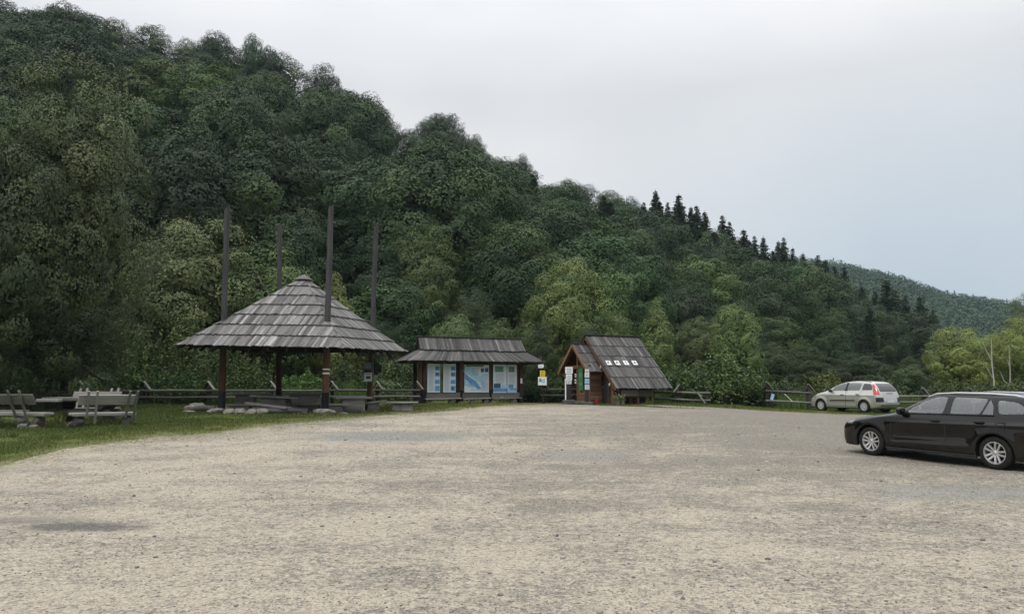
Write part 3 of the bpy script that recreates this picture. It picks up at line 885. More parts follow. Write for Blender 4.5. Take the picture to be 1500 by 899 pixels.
# ---- bushes
B1 = shrub(401, 3.4, 2.0, .17, 74, 'leaf_light', 90)
B2 = shrub(402, 2.4, 1.7, .15, 70, 'leaf_loose', 95)
B3 = shrub(403, 3.0, 1.9, .19, 80, 'leaf_broad', 90)
bushes = [
 (200, 478, 110, 46.5, B1, (.55, .62, .66), 'light green shoots of willow bush right of the alders'),
 (262, 468, 110, 47.5, B1, (.58, .62, .62), 'tall light green willow bush left of the big shelter roof'),
 (318, 500, 90, 46, B1, (.52, .60, .60), 'willow bush behind the left post of the big shelter'),
 (165, 530, 90, 43.5, B3, (.75, .85, .7), 'dark broad leaved bush behind the fence left of shelter'),
 (235, 536, 100, 44, B3, (.9, 1.0, .75), 'mid green bush behind the fence near the third post'),
 (292, 545, 80, 43.6, B3, (.75, .85, .7), 'dark low bush between fence post and left shelter post'),
 (370, 525, 90, 45, B1, (.50, .58, .55), 'green bush seen between the two left shelter posts'),
 (440, 540, 80, 44.5, B3, (1.1, 1.2, .8), 'bright leafy bush seen under the shelter roof middle'),
 (505, 528, 80, 47, B2, (.42, .50, .5), 'dark bush seen between the two right shelter posts'),
 (590, 520, 100, 52, B2, (.75, .85, .8), 'grey green bush between the two shelters'),
 (98, 560, 90, 40.5, B3, (.45, .52, .5), 'dark bush behind the second fence post from the left'),
 (30, 560, 110, 40, B3, (.42, .48, .48), 'dark bush behind the leftmost fence post'),
 (1058, 512, 112, 46.5, B1, (.66, .78, .76), 'large feathery green bush where the fence ends right of hut'),
 (1012, 535, 70, 47.5, B3, (.85, .95, .8), 'dark bush just left of the large feathery bush'),
 (1100, 545, 70, 47.5, B3, (.7, .8, .75), 'dark bush just right of the large feathery bush'),
 (1210, 545, 84, 52, B1, (.72, .68, .52), 'yellowish rounded bush behind the silver car bonnet'),
 (1150, 552, 70, 53, B2, (.7, .78, .68), 'green bush behind the rail fence beside the silver car'),
 (1290, 548, 70, 55, B2, (.62, .70, .66), 'dark green bush right behind the silver car tailgate'),
 (1385, 556, 80, 52, B2, (.8, .8, .66), 'olive bush beyond the black car roof'),
 (1450, 560, 80, 54, B2, (.72, .78, .66), 'green bush below the dead trunks'),
 (1500, 556, 80, 52, B2, (.76, .8, .66), 'green bush beyond the black car tail'),
 (945, 540, 60, 52, B3, (.9, 1.0, .8), 'leafy bush behind the low end of the hut roof'),
 (985, 530, 70, 51, B1, (.60, .70, .62), 'light green bush right of the hut eave'),
 (810, 545, 60, 48.5, B3, (.7, .78, .7), 'dark bush between the signs and the hut'),
 (775, 555, 50, 49.8, B3, (.6, .7, .65), 'dark bush at the right end of the notice shelter'),
]
for i, (px, py, wpx, Y, tpl, colr, lab) in enumerate(bushes):
    x = at_px(px, Y); z = gz(x, Y)
    h = P(px, py, Y).z - z; w = wpx / FPX * Y * 1.1
    plant('bush', tpl, lab, 'bush', (x, Y, z - .05), h + .05, w, i * 1.7, tuple(c * 1.3 for c in colr), 'bushes behind the rail fence', ('stem', 'foliage'))
# ---- two dead trunks on the right
def dead(px, py, Y, pts, label):
    x = at_px(px, Y); z = gz(x, Y); h = P(px, py, Y).z - z
    t = thing('dead_tree', label, 'dead tree', (x, Y, z))
    m = MB(); m.tube([(p[0], 0, p[1] * h) for p in pts[0]], [.085 - .06 * p[1] for p in pts[0]], 7, wob=.08); m.build('trunk', M['pale_bark'], t, True)
    for br in pts[1:]:
        m = MB(); m.tube([(p[0], .05 * k, p[1] * h) for k, p in enumerate(br)], [.05, .035, .015][:len(br)], 5); m.build('limb', M['pale_bark'], t, True)
dead(1456, 494, 70, [[(0, -.02), (.05, .3), (-.04, .6), (.05, 1)], [(0, .62), (-.5, .82), (-.75, 1.0)], [(.02, .35), (-.4, .5), (-.6, .62)]], 'pale dead trunk with side branches, left of two above the car')
dead(1477, 504, 66, [[(.1, -.02), (.15, .25), (.25, .5), (.3, 1)], [(.12, .3), (-.3, .38), (-.55, .55)], [(.25, .6), (.1, .75)]], 'pale forked dead trunk, right of two above the car')

# ---- low growth at the foot of the slope, and the far wood
def undergrowth():
    rng = np.random.default_rng(31)
    n = 60000
    u = rng.uniform(-.74, .74, n)
    yf = np.interp(u, YF_U, YF_Y)
    start = np.where(u < -.12, 46, np.where(u < .25, 53, 56))
    y = start + (np.maximum(yf + 10, start + 4) - start) * rng.random(n); x = u * y
    hh = (np.sin(x * .55) * np.sin(y * .6 + x * .2) + 1.15) * .75
    z = base_z(x, y) + hill_z(x, y) + hh * rng.random(n) ** .8
    V = leaf_quads(np.stack([x, y, z], -1), np.tile([0, -.3, 1.0], (n, 1)), .30, rng, .7, .55)
    tint = np.clip(.4 + .18 * np.sin(x * .8) * np.sin(y * .9) + rng.normal(0, .15, n), 0, 1)
    o = np_mesh('undergrowth', V, np.arange(n * 4).reshape(-1, 4), M['leaf_broad'], tint)
    tag(o, 'dense low green undergrowth at the foot of the wooded slope', 'undergrowth', kind='stuff')
undergrowth()
def far_wood():
    rng = np.random.default_rng(33)
    pts = []
    Y = 215.0
    while Y < 800:
        st = 7.5 + Y * .002
        for u in np.arange(.22, .80, st / Y):
            x = (u + rng.normal(0, .2) * st / Y) * Y; y = Y + rng.normal(0, 2.0)
            pts.append((x, y))
        Y += st * (1.0 if Y < 330 else .95)
    pts = np.array(pts)
    cs = []; ns = []; sz = []; tt = []
    for (x, y) in pts:
        z = gz(x, y)
        con = rng.random() < (.55 if y < 420 else .12)
        h = rng.uniform(10, 15); base = .42 + rng.normal(0, .09)
        m = 100 if con else 70
        if con:
            f = rng.random(m) ** .9 * .97; r = 2.7 * (1 - f) + .1; th = rng.uniform(0, 6.28, m)
            p = np.stack([np.cos(th) * r, np.sin(th) * r, f * h * 1.12], -1); nn = np.stack([np.cos(th), np.sin(th), np.full(m, .6)], -1); base -= .25
        else:
            d = unit(rng.normal(0, 1, (m, 3)) + np.array([0, -.2, .35])); p = d * np.array([4.8, 4.8, h * .5]) * rng.uniform(.86, 1.02, (m, 1)) + np.array([0, 0, h * .5]); nn = d + np.array([0, 0, .3])
        cs.append(p + np.array([x, y, z])); ns.append(nn); sz.append(np.full(m, 1.0 if con else 1.7)); tt.append(np.full(m, base))
    c = np.concatenate(cs); n = len(c)
    V = leaf_quads(c, np.concatenate(ns), np.concatenate(sz), rng, .18, .8)
    o = np_mesh('far_forest', V, np.arange(n * 4).reshape(-1, 4), M['leaf_broad'], np.clip(np.concatenate(tt) + rng.normal(0, .03, n), 0, 1))
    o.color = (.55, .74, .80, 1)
    tag(o, 'hazy forest covering the distant hill on the right', 'forest', kind='stuff')
far_wood()

def wood_behind():
    """the woods across the road behind the photographer, which the cars mirror"""
    rng = np.random.default_rng(35)
    cs = []; ns = []
    for k in range(120):
        th = rng.uniform(math.radians(115), math.radians(330)); r = rng.uniform(34, 60)
        x, y = math.cos(th) * r * 1.2, math.sin(th) * r
        if y > -14: continue
        h = rng.uniform(11, 18); m = 420
        d = unit(rng.normal(0, 1, (m, 3))); p = d * np.array([4.6, 4.6, h * .46]) * rng.uniform(.7, 1.05, (m, 1)) + np.array([x, y, h * .5])
        cs.append(p); ns.append(d)
    c = np.concatenate(cs); n = len(c)
    V = leaf_quads(c, np.concatenate(ns), np.full(n, 1.3), rng, .4, .7)
    o = np_mesh('forest_behind', V, np.arange(n * 4).reshape(-1, 4), M['leaf_broad'], np.clip(rng.normal(.45, .15, n), 0, 1))
    tag(o, 'woods across the road behind the viewer', 'forest', kind='stuff')
wood_behind()
# ------------------------------------------------------------------ big open shelter with four tall poles
def Zr(ax): return Matrix.Rotation(ax, 3, 'Z')
def course_roof(mb, A, B, C, D, n, boards, thick=.03, lift=.055, over=.05, jit=.03, curve=0.0, mat=0):
    """shakes in n courses on the plane A-B (eave) to D-C (top); boards counted on the eave"""
    A, B, C, D = map(Vector, (A, B, C, D))
    nrm = (B - A).cross(D - A).normalized()
    if nrm.z < 0: nrm = -nrm
    for k in range(n):
        t0 = k / n; t1 = min(1.0, (k + 1) / n + .06)
        l0, r0 = A.lerp(D, t0), B.lerp(C, t0)
        l1, r1 = A.lerp(D, t1), B.lerp(C, t1)
        m = max(3, int(boards * ((r0 - l0).length / (B - A).length) + .5))
        cuts = [0.0]
        for i in range(m): cuts.append(cuts[-1] + random.uniform(.6, 1.4))
        cuts = [c / cuts[-1] for c in cuts]
        for i in range(m):
            s0, s1 = cuts[i], cuts[i + 1]
            g = .004 / max((r0 - l0).length, .1)
            s0 += g; s1 -= g
            drop = (l0 - l1).normalized() * (over + random.uniform(-jit, jit))
            up0 = nrm * (lift + random.uniform(0, .014)); up1 = nrm * .012
            p = [l0.lerp(r0, s0) + drop, l0.lerp(r0, s1) + drop, l1.lerp(r1, s1), l1.lerp(r1, s0)]
            th = nrm * thick
            top = [p[0] + up0 + th, p[1] + up0 + th, p[2] + up1 + th, p[3] + up1 + th]
            bot = [p[0] + up0, p[1] + up0, p[2] + up1, p[3] + up1]
            off = random.random() * 60
            w = (p[1] - p[0]).length; L = (p[3] - p[0]).length
            gr = [(off, 0, 0), (off + w, 0, 0), (off + w, 0, L), (off, 0, L)] * 2
            mb.add(bot + top, [(3, 2, 1, 0), (4, 5, 6, 7), (0, 1, 5, 4), (1, 2, 6, 5), (2, 3, 7, 6), (3, 0, 4, 7)], mat, min(1, max(0, random.gauss(.42, .27))), gr)

def hip_roof_face(mb, A, B, T, n, width=.105, thick=.03, lift=.085, over=.05, jit=.03):
    """parallel shakes on the triangle A-B (eave) to T (peak), cut along the two hips"""
    A, B, T = map(Vector, (A, B, T))
    nrm = (B - A).cross(T - A).normalized()
    if nrm.z < 0: nrm = -nrm
    e = (B - A); L = e.length; e.normalize()
    sT = (T - A).dot(e) / L; foot = A + e * (sT * L); up = T - foot
    def lim(s): return max(0.0, min(1.0, s / sT if s < sT else (1 - s) / (1 - sT)))
    def pt(s, t): return A + e * (s * L) + up * t
    for k in range(n):
        t0 = k / n; t1 = min(1.0, (k + 1) / n + .05)
        sl, sr = t0 * sT, 1 - t0 * (1 - sT)
        s = sl
        while s < sr - .002:
            w = width * random.uniform(.55, 1.5) / L
            s0, s1 = s, min(sr, s + w)
            s = s1
            s1 -= .004 / L
            ta, tb = max(t0 + .012, min(t1, lim(s0))), max(t0 + .012, min(t1, lim(s1)))
            drop = -up.normalized() * (over + random.uniform(-jit, jit))
            u0 = nrm * (lift + random.uniform(0, .018)); u1 = nrm * .012; th = nrm * thick
            p = [pt(s0, t0) + drop + u0, pt(s1, t0) + drop + u0, pt(s1, tb) + u1, pt(s0, ta) + u1]
            off = random.random() * 60; Ln = (p[3] - p[0]).length; wd = (s1 - s0) * L
            gr = [(off, 0, 0), (off + wd, 0, 0), (off + wd, 0, Ln), (off, 0, Ln)] * 2
            mb.add(p + [q + th for q in p], [(3, 2, 1, 0), (4, 5, 6, 7), (0, 1, 5, 4), (1, 2, 6, 5), (2, 3, 7, 6), (3, 0, 4, 7)], 0, min(1, max(0, random.gauss(.42, .27))), gr)

def rock(mb, c, s, seed=None, rz=None, boxy=.5):
    bm = bmesh.new(); bmesh.ops.create_icosphere(bm, subdivisions=2, radius=1)
    r = random.Random(seed if seed is not None else random.random())
    cuts = [(Vector((r.gauss(0, 1), r.gauss(0, 1), r.gauss(0, 1))).normalized(), r.uniform(.55, .85)) for _ in range(12)]
    cuts += [(Vector((0, 0, 1)), .72), (Vector((1, 0, .1)).normalized(), .8), (Vector((-1, 0, 0)), .8), (Vector((0, -1, 0)), .75)]
    rot = Zr(r.uniform(-.3, .3) if rz is None else rz)
    vs = []
    for v in bm.verts:
        p = v.co.copy()
        for d, k in cuts:
            e = p.dot(d) - k
            if e > 0: p -= d * e * .97
        p *= 1 + r.uniform(-.045, .045)
        q = rot @ Vector((p.x * s[0] / 1.6, p.y * s[1] / 1.6, p.z * s[2] / 1.6))
        vs.append(Vector(c) + q)
    mb.add(vs, [tuple(v.index for v in f.verts) for f in bm.faces], 0)
    bm.free()

def shelter():
    P3 = Vector((-7.8, 33.0, 0)); e1 = Vector((-.984, .18, 0)); e2 = Vector((.18, .984, 0))
    a, b = 4.7, 5.2
    zg = gz(-9.6, 35.5)
    root = thing('picnic_shelter', 'large open timber shelter with hipped shake roof pierced by four tall poles', 'shelter', (P3.x, P3.y, zg))
    O = Vector((P3.x, P3.y, zg))
    def W(i, j, z): return e1 * i + e2 * j + Vector((0, 0, z - zg))
    o = 1.38
    ze = 3.33
    cr = [W(-o, -o, ze - .13), W(a + o, -o, ze + .07), W(a + o, b + o, ze + .1), W(-o, b + o, ze + .10)]
    apex = W(a / 2, b / 2, 6.72)
    m = MB()
    for k in range(4):
        A, B = cr[k], cr[(k + 1) % 4]
        hip_roof_face(m, A, B, apex, 7)
    # hip boards and the little cap
    m.tube([apex + Vector((0, 0, -.10)), apex + Vector((0, 0, .06)), apex + Vector((0, 0, .14))], [.42, .22, .05], 9, 0, .35)
    r = m.build('roof', M['shake'], root)
    m = MB()
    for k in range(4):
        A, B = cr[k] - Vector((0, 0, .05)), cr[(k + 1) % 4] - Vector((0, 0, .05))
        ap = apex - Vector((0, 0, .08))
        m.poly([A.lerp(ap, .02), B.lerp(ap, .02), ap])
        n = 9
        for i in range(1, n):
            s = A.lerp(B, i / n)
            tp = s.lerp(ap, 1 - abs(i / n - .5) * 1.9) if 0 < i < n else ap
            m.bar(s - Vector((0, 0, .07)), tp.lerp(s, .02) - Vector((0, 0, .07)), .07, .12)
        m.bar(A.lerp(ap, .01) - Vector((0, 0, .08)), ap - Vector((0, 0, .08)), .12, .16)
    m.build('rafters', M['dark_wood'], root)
    m = MB()
    zb = 3.52
    cs = [W(0, 0, zb), W(a, 0, zb), W(a, b, zb), W(0, b, zb)]
    for k in range(4):
        A, B = cs[k], cs[(k + 1) % 4]
        d = (B - A).normalized() * .5
        m.bar(A - d, B + d, .2, .22 if k % 2 else .2)
    m.build('beams', M['dark_wood'], root)
    posts = [((0, 0), (485, 303), 33.0), ((a, 0), (333, 305), 33.85), ((a, b), (410, 330), 38.9), ((0, b), (551, 330), 38.1)]
    for i, ((pi, pj), (tx, ty), Y) in enumerate(posts):
        top = P(tx, ty, Y) - O
        bot = W(pi, pj, gz(*(O + W(pi, pj, 0)).xy) - .05)
        m = MB()
        d = top - bot; n = 9
        rr = .135 if i in (0, 1) else .13
        pts = [bot + d * (k / (n - 1)) for k in range(n)]
        pts = [p + Vector((random.uniform(-.012, .012), random.uniform(-.012, .012), 0)) for p in pts]
        m.tube(pts, [rr * (1.05 - .2 * k / (n - 1)) for k in range(n)], 14, 0, (.38, .30, .34, .30)[i], wob=.02)
        # the tops are sawn at a slant
        nv = 14
        for q in range(nv):
            x, y, z = m.v[(n - 1) * nv + q]
            m.v[(n - 1) * nv + q] = (x, y, z + (x - top.x) * (.9 if i != 2 else .5))
        po = m.build('post', M['pole_wood'], root, True)
        if True:
            # below the eaves the poles keep the brown of the sheltered wood
            z0 = (.95 if i != 3 else .5); z1 = 2.62
            m = MB(); m.tube([bot + d * (z / d.length) for z in (z0, z0 + .6, z1)], [rr * 1.07] * 3, 14, wob=.02); m.build('casing', M['brown_wood'], po, True)
            m = MB(); m.tube([bot + d * (z / d.length) for z in (.02, .5, z0 - .004)], [rr * 1.14, rr * 1.12, rr * 1.12], 14); m.build('foot', M['black_wood'], po, True)
        if i == 0:
            c = bot + d * (1.83 / d.length)
            for dz, mm, hh in ((.085, 'white', .055), (.0, 'brown_wood', .09), (-.085, 'white', .07)):
                m = MB(); m.tube([c + Vector((0, 0, dz - hh / 2)), c + Vector((0, 0, dz + hh / 2))], [rr * 1.10] * 2, 16)
                m.build('trail_mark', M['white' if mm == 'white' else 'brown_wood'], po, True)
    return O, W, a, b
SH_O, SH_W, SH_A, SH_B = shelter()

def slab_table(name, label, cat, loc, rz, L, Wd, H, thick, base_mat='mid_wood', top_mat='grey_wood', tilt=0.0, block=(.55, .7), group=None, logs=False):
    t = thing(name, label, cat, loc, rz, group)
    m = MB(); np_ = max(2, int(Wd / .3))
    for k in range(np_):
        y = -Wd / 2 + Wd * (k + .5) / np_
        e = random.uniform(-.05, .05)
        m.box((e, y, H - thick / 2 + random.uniform(-.006, .006)), (L + random.uniform(-.08, .08), Wd / np_ - .012, thick), Matrix.Rotation(tilt, 3, 'Y'))
    m.build('tabletop' if cat == 'table' else 'seat', M[top_mat], t, bevel=.012)
    if logs:
        pass
    else:
        m = MB(); m.box((0, 0, (H - thick) / 2), (L * block[0], Wd * block[1], H - thick), taper=.92)
        m.build('base', M[base_mat], t, bevel=.03)
    return t
def put(px, py, Y):
    p = P(px, py, Y); return p.x, Y, gz(p.x, Y)
# tables and benches under the roof
slab_table('log_table', 'old plank table at the far left under the shelter roof', 'table', put(360, 590, 36.2), .10, 1.95, .9, .80, .09, block=(.45, .7))
slab_table('log_table', 'sagging plank table in the left middle under the roof', 'table', put(404, 590, 34.6), -.12, 2.1, .95, .70, .08, block=(.6, .75), tilt=.05)
slab_table('log_table', 'plank table at the back middle under the shelter roof', 'table', put(446, 590, 36.7), .05, 1.9, .9, .78, .09, block=(.75, .8))
slab_table('log_table', 'pale topped block table beside the right shelter post', 'table', put(516, 595, 35.0), .35, 1.65, 1.0, .66, .09, 'grey_wood', 'grey_wood', block=(.62, .8))
slab_table('plank_bench', 'low sloping plank bench in front of the sagging table', 'bench', put(393, 600, 33.5), -.30, 2.1, .5, .38, .08, tilt=.10, block=(.7, .7))
slab_table('plank_bench', 'low plank bench beside the front right shelter post', 'bench', put(492, 598, 34.0), .15, 1.0, .45, .40, .08, block=(.6, .8))
slab_table('plank_bench', 'slanting plank bench on a block at the right shelter side', 'bench', put(545, 600, 35.6), .6, 1.35, .42, .42, .07, 'mid_wood', 'grey_wood', tilt=-.10, block=(.45, .8))
slab_table('plank_bench', 'low dark bench behind the left row of kerb stones', 'bench', put(352, 600, 34.7), .05, 1.3, .45, .36, .09, block=(.7, .8))
slab_table('plank_bench', 'low dark bench in the middle at the back of the shelter', 'bench', put(452, 598, 35.4), .05, 1.5, .45, .36, .09, block=(.7, .8))
slab_table('stump_table', 'small pale round-ended table standing on grass right of shelter', 'table', put(590, 602, 35.5), .08, 1.35, .75, .42, .07, 'stone_grey', 'grey_wood', block=(.7, .75))
for k, (px, py, Y, L, rz, lab) in enumerate(((421, 601, 33.2, 1.7, .05, 'grey log lying on the shelter floor near the front post'), (300, 596, 35.5, .9, .1, 'short log lying left of the left shelter post'), (505, 603, 34.2, 1.5, -.05, 'dark log lying on the floor right of front post'))):
    x, y, z = put(px, py, Y)
    m = MB(); d = Vector((math.cos(rz), math.sin(rz), 0)) * L / 2
    m.tube([-d, Vector((0, 0, .01)), d], [.13, .14, .12], 10, wob=.05)
    o = m.build('log', M['mid_wood'], None, True); o.location = (x, y, z + .12); tag(o, lab, 'log')
# stones
STN = [(317, 601, 33.5, (.75, .6, .32), 'squared pale stone under the left shelter post', 'stone'),
       (475, 606, 32.75, (1.0, .62, .36), 'wide pale stone under the front shelter post', 'stone'),
       (336, 606, 32.9, (.62, .5, .34), 'first pale kerb stone right of the left shelter post', 'stone'),
       (352, 607, 32.8, (.55, .5, .36), 'second pale kerb stone right of the left shelter post', 'stone'),
       (368, 607, 32.8, (.50, .5, .34), 'third pale kerb stone right of the left shelter post', 'stone'),
       (384, 607, 32.8, (.55, .5, .36), 'last pale kerb stone, rightmost of the row left of front post', 'stone'),
       (542, 594, 37.6, (.6, .5, .3), 'grey stone under the right shelter post', 'stone_grey'),
       (405, 592, 38.4, (.6, .5, .3), 'grey stone under the back shelter post', 'stone_grey'),
       (282, 595, 36.5, (.9, .6, .30), 'flat grey stone on the grass left of the shelter', 'stone_grey'),
       (290, 589, 37.5, (.75, .6, .42), 'tall grey stone by the fence left of the shelter', 'stone_grey'),
       (277, 600, 34.6, (.6, .4, .12), 'thin flat stone lying in grass left of the shelter', 'stone'),
       (302, 597, 36.0, (.5, .4, .3), 'small grey stone just left of the left shelter post', 'stone_grey'),
       (444, 604, 33.2, (.5, .35, .14), 'low flat stone between log and front shelter post', 'stone_grey'),
       (503, 606, 33.0, (.45, .3, .12), 'low flat stone right of the front shelter post', 'stone_grey')]
for k, (px, py, Y, s, lab, mt) in enumerate(STN):
    x, y, z = put(px, py, Y)
    m = MB(); rock(m, (0, 0, 0), s, 50 + k)
    o = m.build('boulder', M[mt], None, False); o.location = (x, y, z + s[2] * .26); tag(o, lab, 'stone')
# notices on the right pole
def fixed_sign(name, label, p, w, h, yaw, mat, extra=None, parent_t=.02, cat='sign'):
    t = thing(name, label, cat, p, yaw)
    m = MB(); m.box((0, 0, 0), (w, parent_t, h)); m.build('board', M[mat], t, bevel=.004)
    for (nm, mt, x, z, ww, hh) in (extra or []):
        m = MB(); m.box((x, -parent_t / 2 - .0045, z), (ww, .006, hh)); m.build(nm, M[mt], t)
    return t
pp = P(538.5, 536, 37.85)
fixed_sign('notice_sign', 'weathered grey plate at head height on the right shelter pole', pp, .40, .38, .0, 'mid_wood', [('print', 'white_text', 0, .02, .34, .26)])
pp = P(539, 552, 37.85)
fixed_sign('notice_sign', 'white notice with dark picture on the right shelter pole', pp, .38, .42, .0, 'white', [('picture', 'dblue', .02, -.02, .22, .14), ('print', 'white_text', 0, .14, .28, .04)])
m = MB(); m.tube([P(539, 544, 38.07), P(539, 541, 38.07)], [.15, .15], 14); o = m.build('strap', M['black_wood'], None); tag(o, 'dark band round the right shelter pole between the two notices', 'strap')

# ------------------------------------------------------------------ picnic sets with backrests, left
def back_bench(label, loc, rz, L, H=.43, back=True, stakes=((-.30, -.13), (.25, .37)), ends=('stone_dark', 'stone_dark'), lean=.24):
    """seat log along x, backrest on the -y side (towards the viewer)"""
    t = thing('log_bench', label, 'bench', loc, rz)
    m = MB()
    m.box((0, .03, H), (L, .36, .10)); m.box((.02, -.17, H - .01), (L - .06, .10, .12))
    m.build('seat', M['grey_wood'], t, bevel=.03)
    for s in (-1, 1):
        m = MB(); rock(m, (0, 0, 0), (.38, .42, H * .95), int(abs(loc[0]) * 10) + s)
        b = m.build('leg', M[ends[0]], t); b.location = (s * L * .36, 0, H * .40)
    if back:
        m = MB(); zc = H + .46
        m.box((0, -.43, zc), (L * .86, .055, .34), Matrix.Rotation(.40, 3, 'X')); m.build('backrest', M['grey_wood'], t, bevel=.012)
        for s in stakes:
            for q in s:
                m = MB(); x = q * L
                m.bar((x + .06 * (1 if q < 0 else -.3), -.225 + (.06 if q in (s[-1],) else 0), H - (.32 if q in (s[-1],) else .12)), (x, -.62, H + .74), .075, .055); m.build('stake', M['grey_wood'], t, bevel=.01)
    return t
def gp(px, Y):
    x = at_px(px, Y); return (x, Y, gz(x, Y))
back_bench('log bench seen from behind, backrest board with two stakes, at left frame edge', gp(26, 25.3), -.26, 2.6, .46, stakes=((.10, .27),))
back_bench('log bench with four tilted stakes on its backrest, right of the table', gp(153, 25.9), .70, 1.95, .42, stakes=((-.30, -.17), (.33, .45)))
def picnic_table(label, loc, rz, L, Wd):
    t = thing('picnic_table', label, 'table', loc, rz)
    m = MB()
    for k in range(3):
        y = -Wd / 2 + Wd * (k + .5) / 3
        m.box((random.uniform(-.04, .04), y, .84), (L, Wd / 3 - .02, .12))
    m.build('tabletop', M['grey_wood'], t, bevel=.02)
    m = MB(); m.box((-L * .36, -Wd * .5 - .1, .80), (.75, .34, .10)); m.build('side_plank', M['grey_wood'], t, bevel=.02)
    for lv in range(3):
        z = .13 + lv * .24
        for s in (-1, 1):
            m = MB()
            if lv % 2 == 0: m.tube([(s * L * .28, -Wd * .42, z), (s * L * .28, Wd * .42, z)], .13, 10, wob=.04)
            else: m.tube([(-L * .40, s * Wd * .28, z), (L * .40, s * Wd * .28, z)], .13, 10, wob=.04)
            m.build('log', M['dark_wood'], t, True)
picnic_table('thick plank table on a dark log crib between two benches', gp(127, 27.4), .06, 2.45, 1.15)
picnic_table('thick plank table at the left frame edge, mostly out of sight', gp(-42, 28.0), .06, 2.4, 1.15)
back_bench('log bench facing the viewer behind the right table', gp(135, 28.6), math.pi + .06, 2.0, .44, stakes=((-.34, -.22), (.22, .34)))
back_bench('backless log bench between left table and left frame edge', gp(12, 26.4), .04, 1.3, .46, back=False)
for k, (px, Y, s, lab) in enumerate(((38, 25.0, (.36, .3, .26), 'brown stone under the front of the left bench'), (52, 24.8, (.3, .25, .2), 'pale stone under the right end of the left bench'), (110, 25.6, (.4, .35, .3), 'grey stone between the two benches'))):
    x, y, z = gp(px, Y); m = MB(); rock(m, (0, 0, 0), s, 90 + k); o = m.build('boulder', M['stone_grey' if k < 2 else 'stone_dark']); o.location = (x, y, z + .06); tag(o, lab, 'stone')

# ------------------------------------------------------------------ rail fences with little board caps
def fence(label, pts, cap=None, rails=(.46, .80), post_h=1.05, post_w=.17, skip_caps=()):
    t = thing('rail_fence', label, 'fence', (pts[0][0], pts[0][1], gz(*pts[0][:2])))
    O = Vector(t.location)
    tops = []
    for i, (x, y) in enumerate(pts):
        z = gz(x, y)
        b = Vector((x, y, z)) - O
        m = MB(); m.box(b + Vector((0, 0, post_h / 2 - .06)), (post_w, post_w, post_h), Zr(random.uniform(-.2, .2))); po = m.build('post', M['dark_wood'], t, bevel=.012)
        if i not in skip_caps:
            s = (cap[i] if cap else 1)
            # two short boards leaning together over the post, the longer one shows its weathered face
            top = b + Vector((0, -.02, post_h + .22))
            m = MB()
            m.bar(top + Vector((-.06 * s, 0, .03)), top + Vector((.30 * s, -.02, -.42)), .26, .05, up=(s, 0, .8))
            m.build('cap_board', M['grey_wood'], po, bevel=.006)
            m = MB(); m.bar(top + Vector((-.03 * s, .0, -.02)), top + Vector((-.24 * s, .02, -.36)), .24, .045, up=(-s, 0, .8)); m.build('cap_board', M['dark_wood'], po, bevel=.006)
        tops.append(b)
    for i in range(len(pts) - 1):
        for h in rails:
            m = MB(); d = (tops[i + 1] - tops[i]).normalized() * .14
            off = Vector((0, -.10, h))
            m.tube([tops[i] - d + off, (tops[i] + tops[i + 1]) / 2 + off + Vector((0, 0, random.uniform(-.03, .02))), tops[i + 1] + d + off], [.062, .058, .056], 8, wob=.05)
            m.build('rail', M['mid_wood'], t, True)
    return t
FY = 41.5
fence('long dark rail fence behind the benches and the big shelter', [gp(px, FY + dy)[:2] for px, dy in ((-85, -3.0), (8, -2.4), (118, -1.2), (212, -.4), (306, 0), (398, .4), (487, .7), (553, .9), (612, 1.3))])
fence('short rail fence between the yellow signs and the hut', [gp(px, y)[:2] for px, y in ((796, 46.0), (842, 46.6))], skip_caps=(1,))
def fence_end():
    fence('low rail fence sloping down right of the hut', [gp(px, y)[:2] for px, y in ((953, 46.2), (994, 44.6), (1036, 43.6))], cap=(1, -1, -1), skip_caps=(0, 2), post_h=.85, rails=(.26, .66))
fence_end()
x, y, z = gp(1027, 43.5)
m = MB(); m.bar((-.18, 0, .62), (.16, -.05, .10), .24, .05, up=(1, 0, .6)); o = m.build('fallen_board', M['grey_wood'], bevel=.006); o.location = (x, y, z); tag(o, 'loose grey board leaning at the end of the hut fence', 'board')
fence('short sturdy rail fence left of the silver car', [gp(px, y)[:2] for px, y in ((1124, 45.2), (1185, 45.6))], post_w=.24, rails=(.42, .98), post_h=1.25)
fence('rail fence partly hidden behind both cars on the right', [gp(px, y)[:2] for px, y in ((1232, 47.5), (1296, 47.0), (1352, 46.4), (1420, 46), (1500, 45.5))])
x, y, z = gp(1131, 44.9)
m = MB(); m.box((0, 0, .66), (.16, .03, .34), Matrix.Rotation(.3, 3, 'Y')); o = m.build('notice_plate', M['lblue']); o.location = (x, y, z); tag(o, 'small pale plate on the fence post left of the silver car', 'sign')
x, y, z = gp(1155, 45.0)
m = MB(); m.bar((-.22, 0, .86), (.2, 0, .46), .09, .03); o = m.build('cross_board', M['white']); o.location = (x, y, z); tag(o, 'pale slanting slat between the rails left of the silver car', 'board')

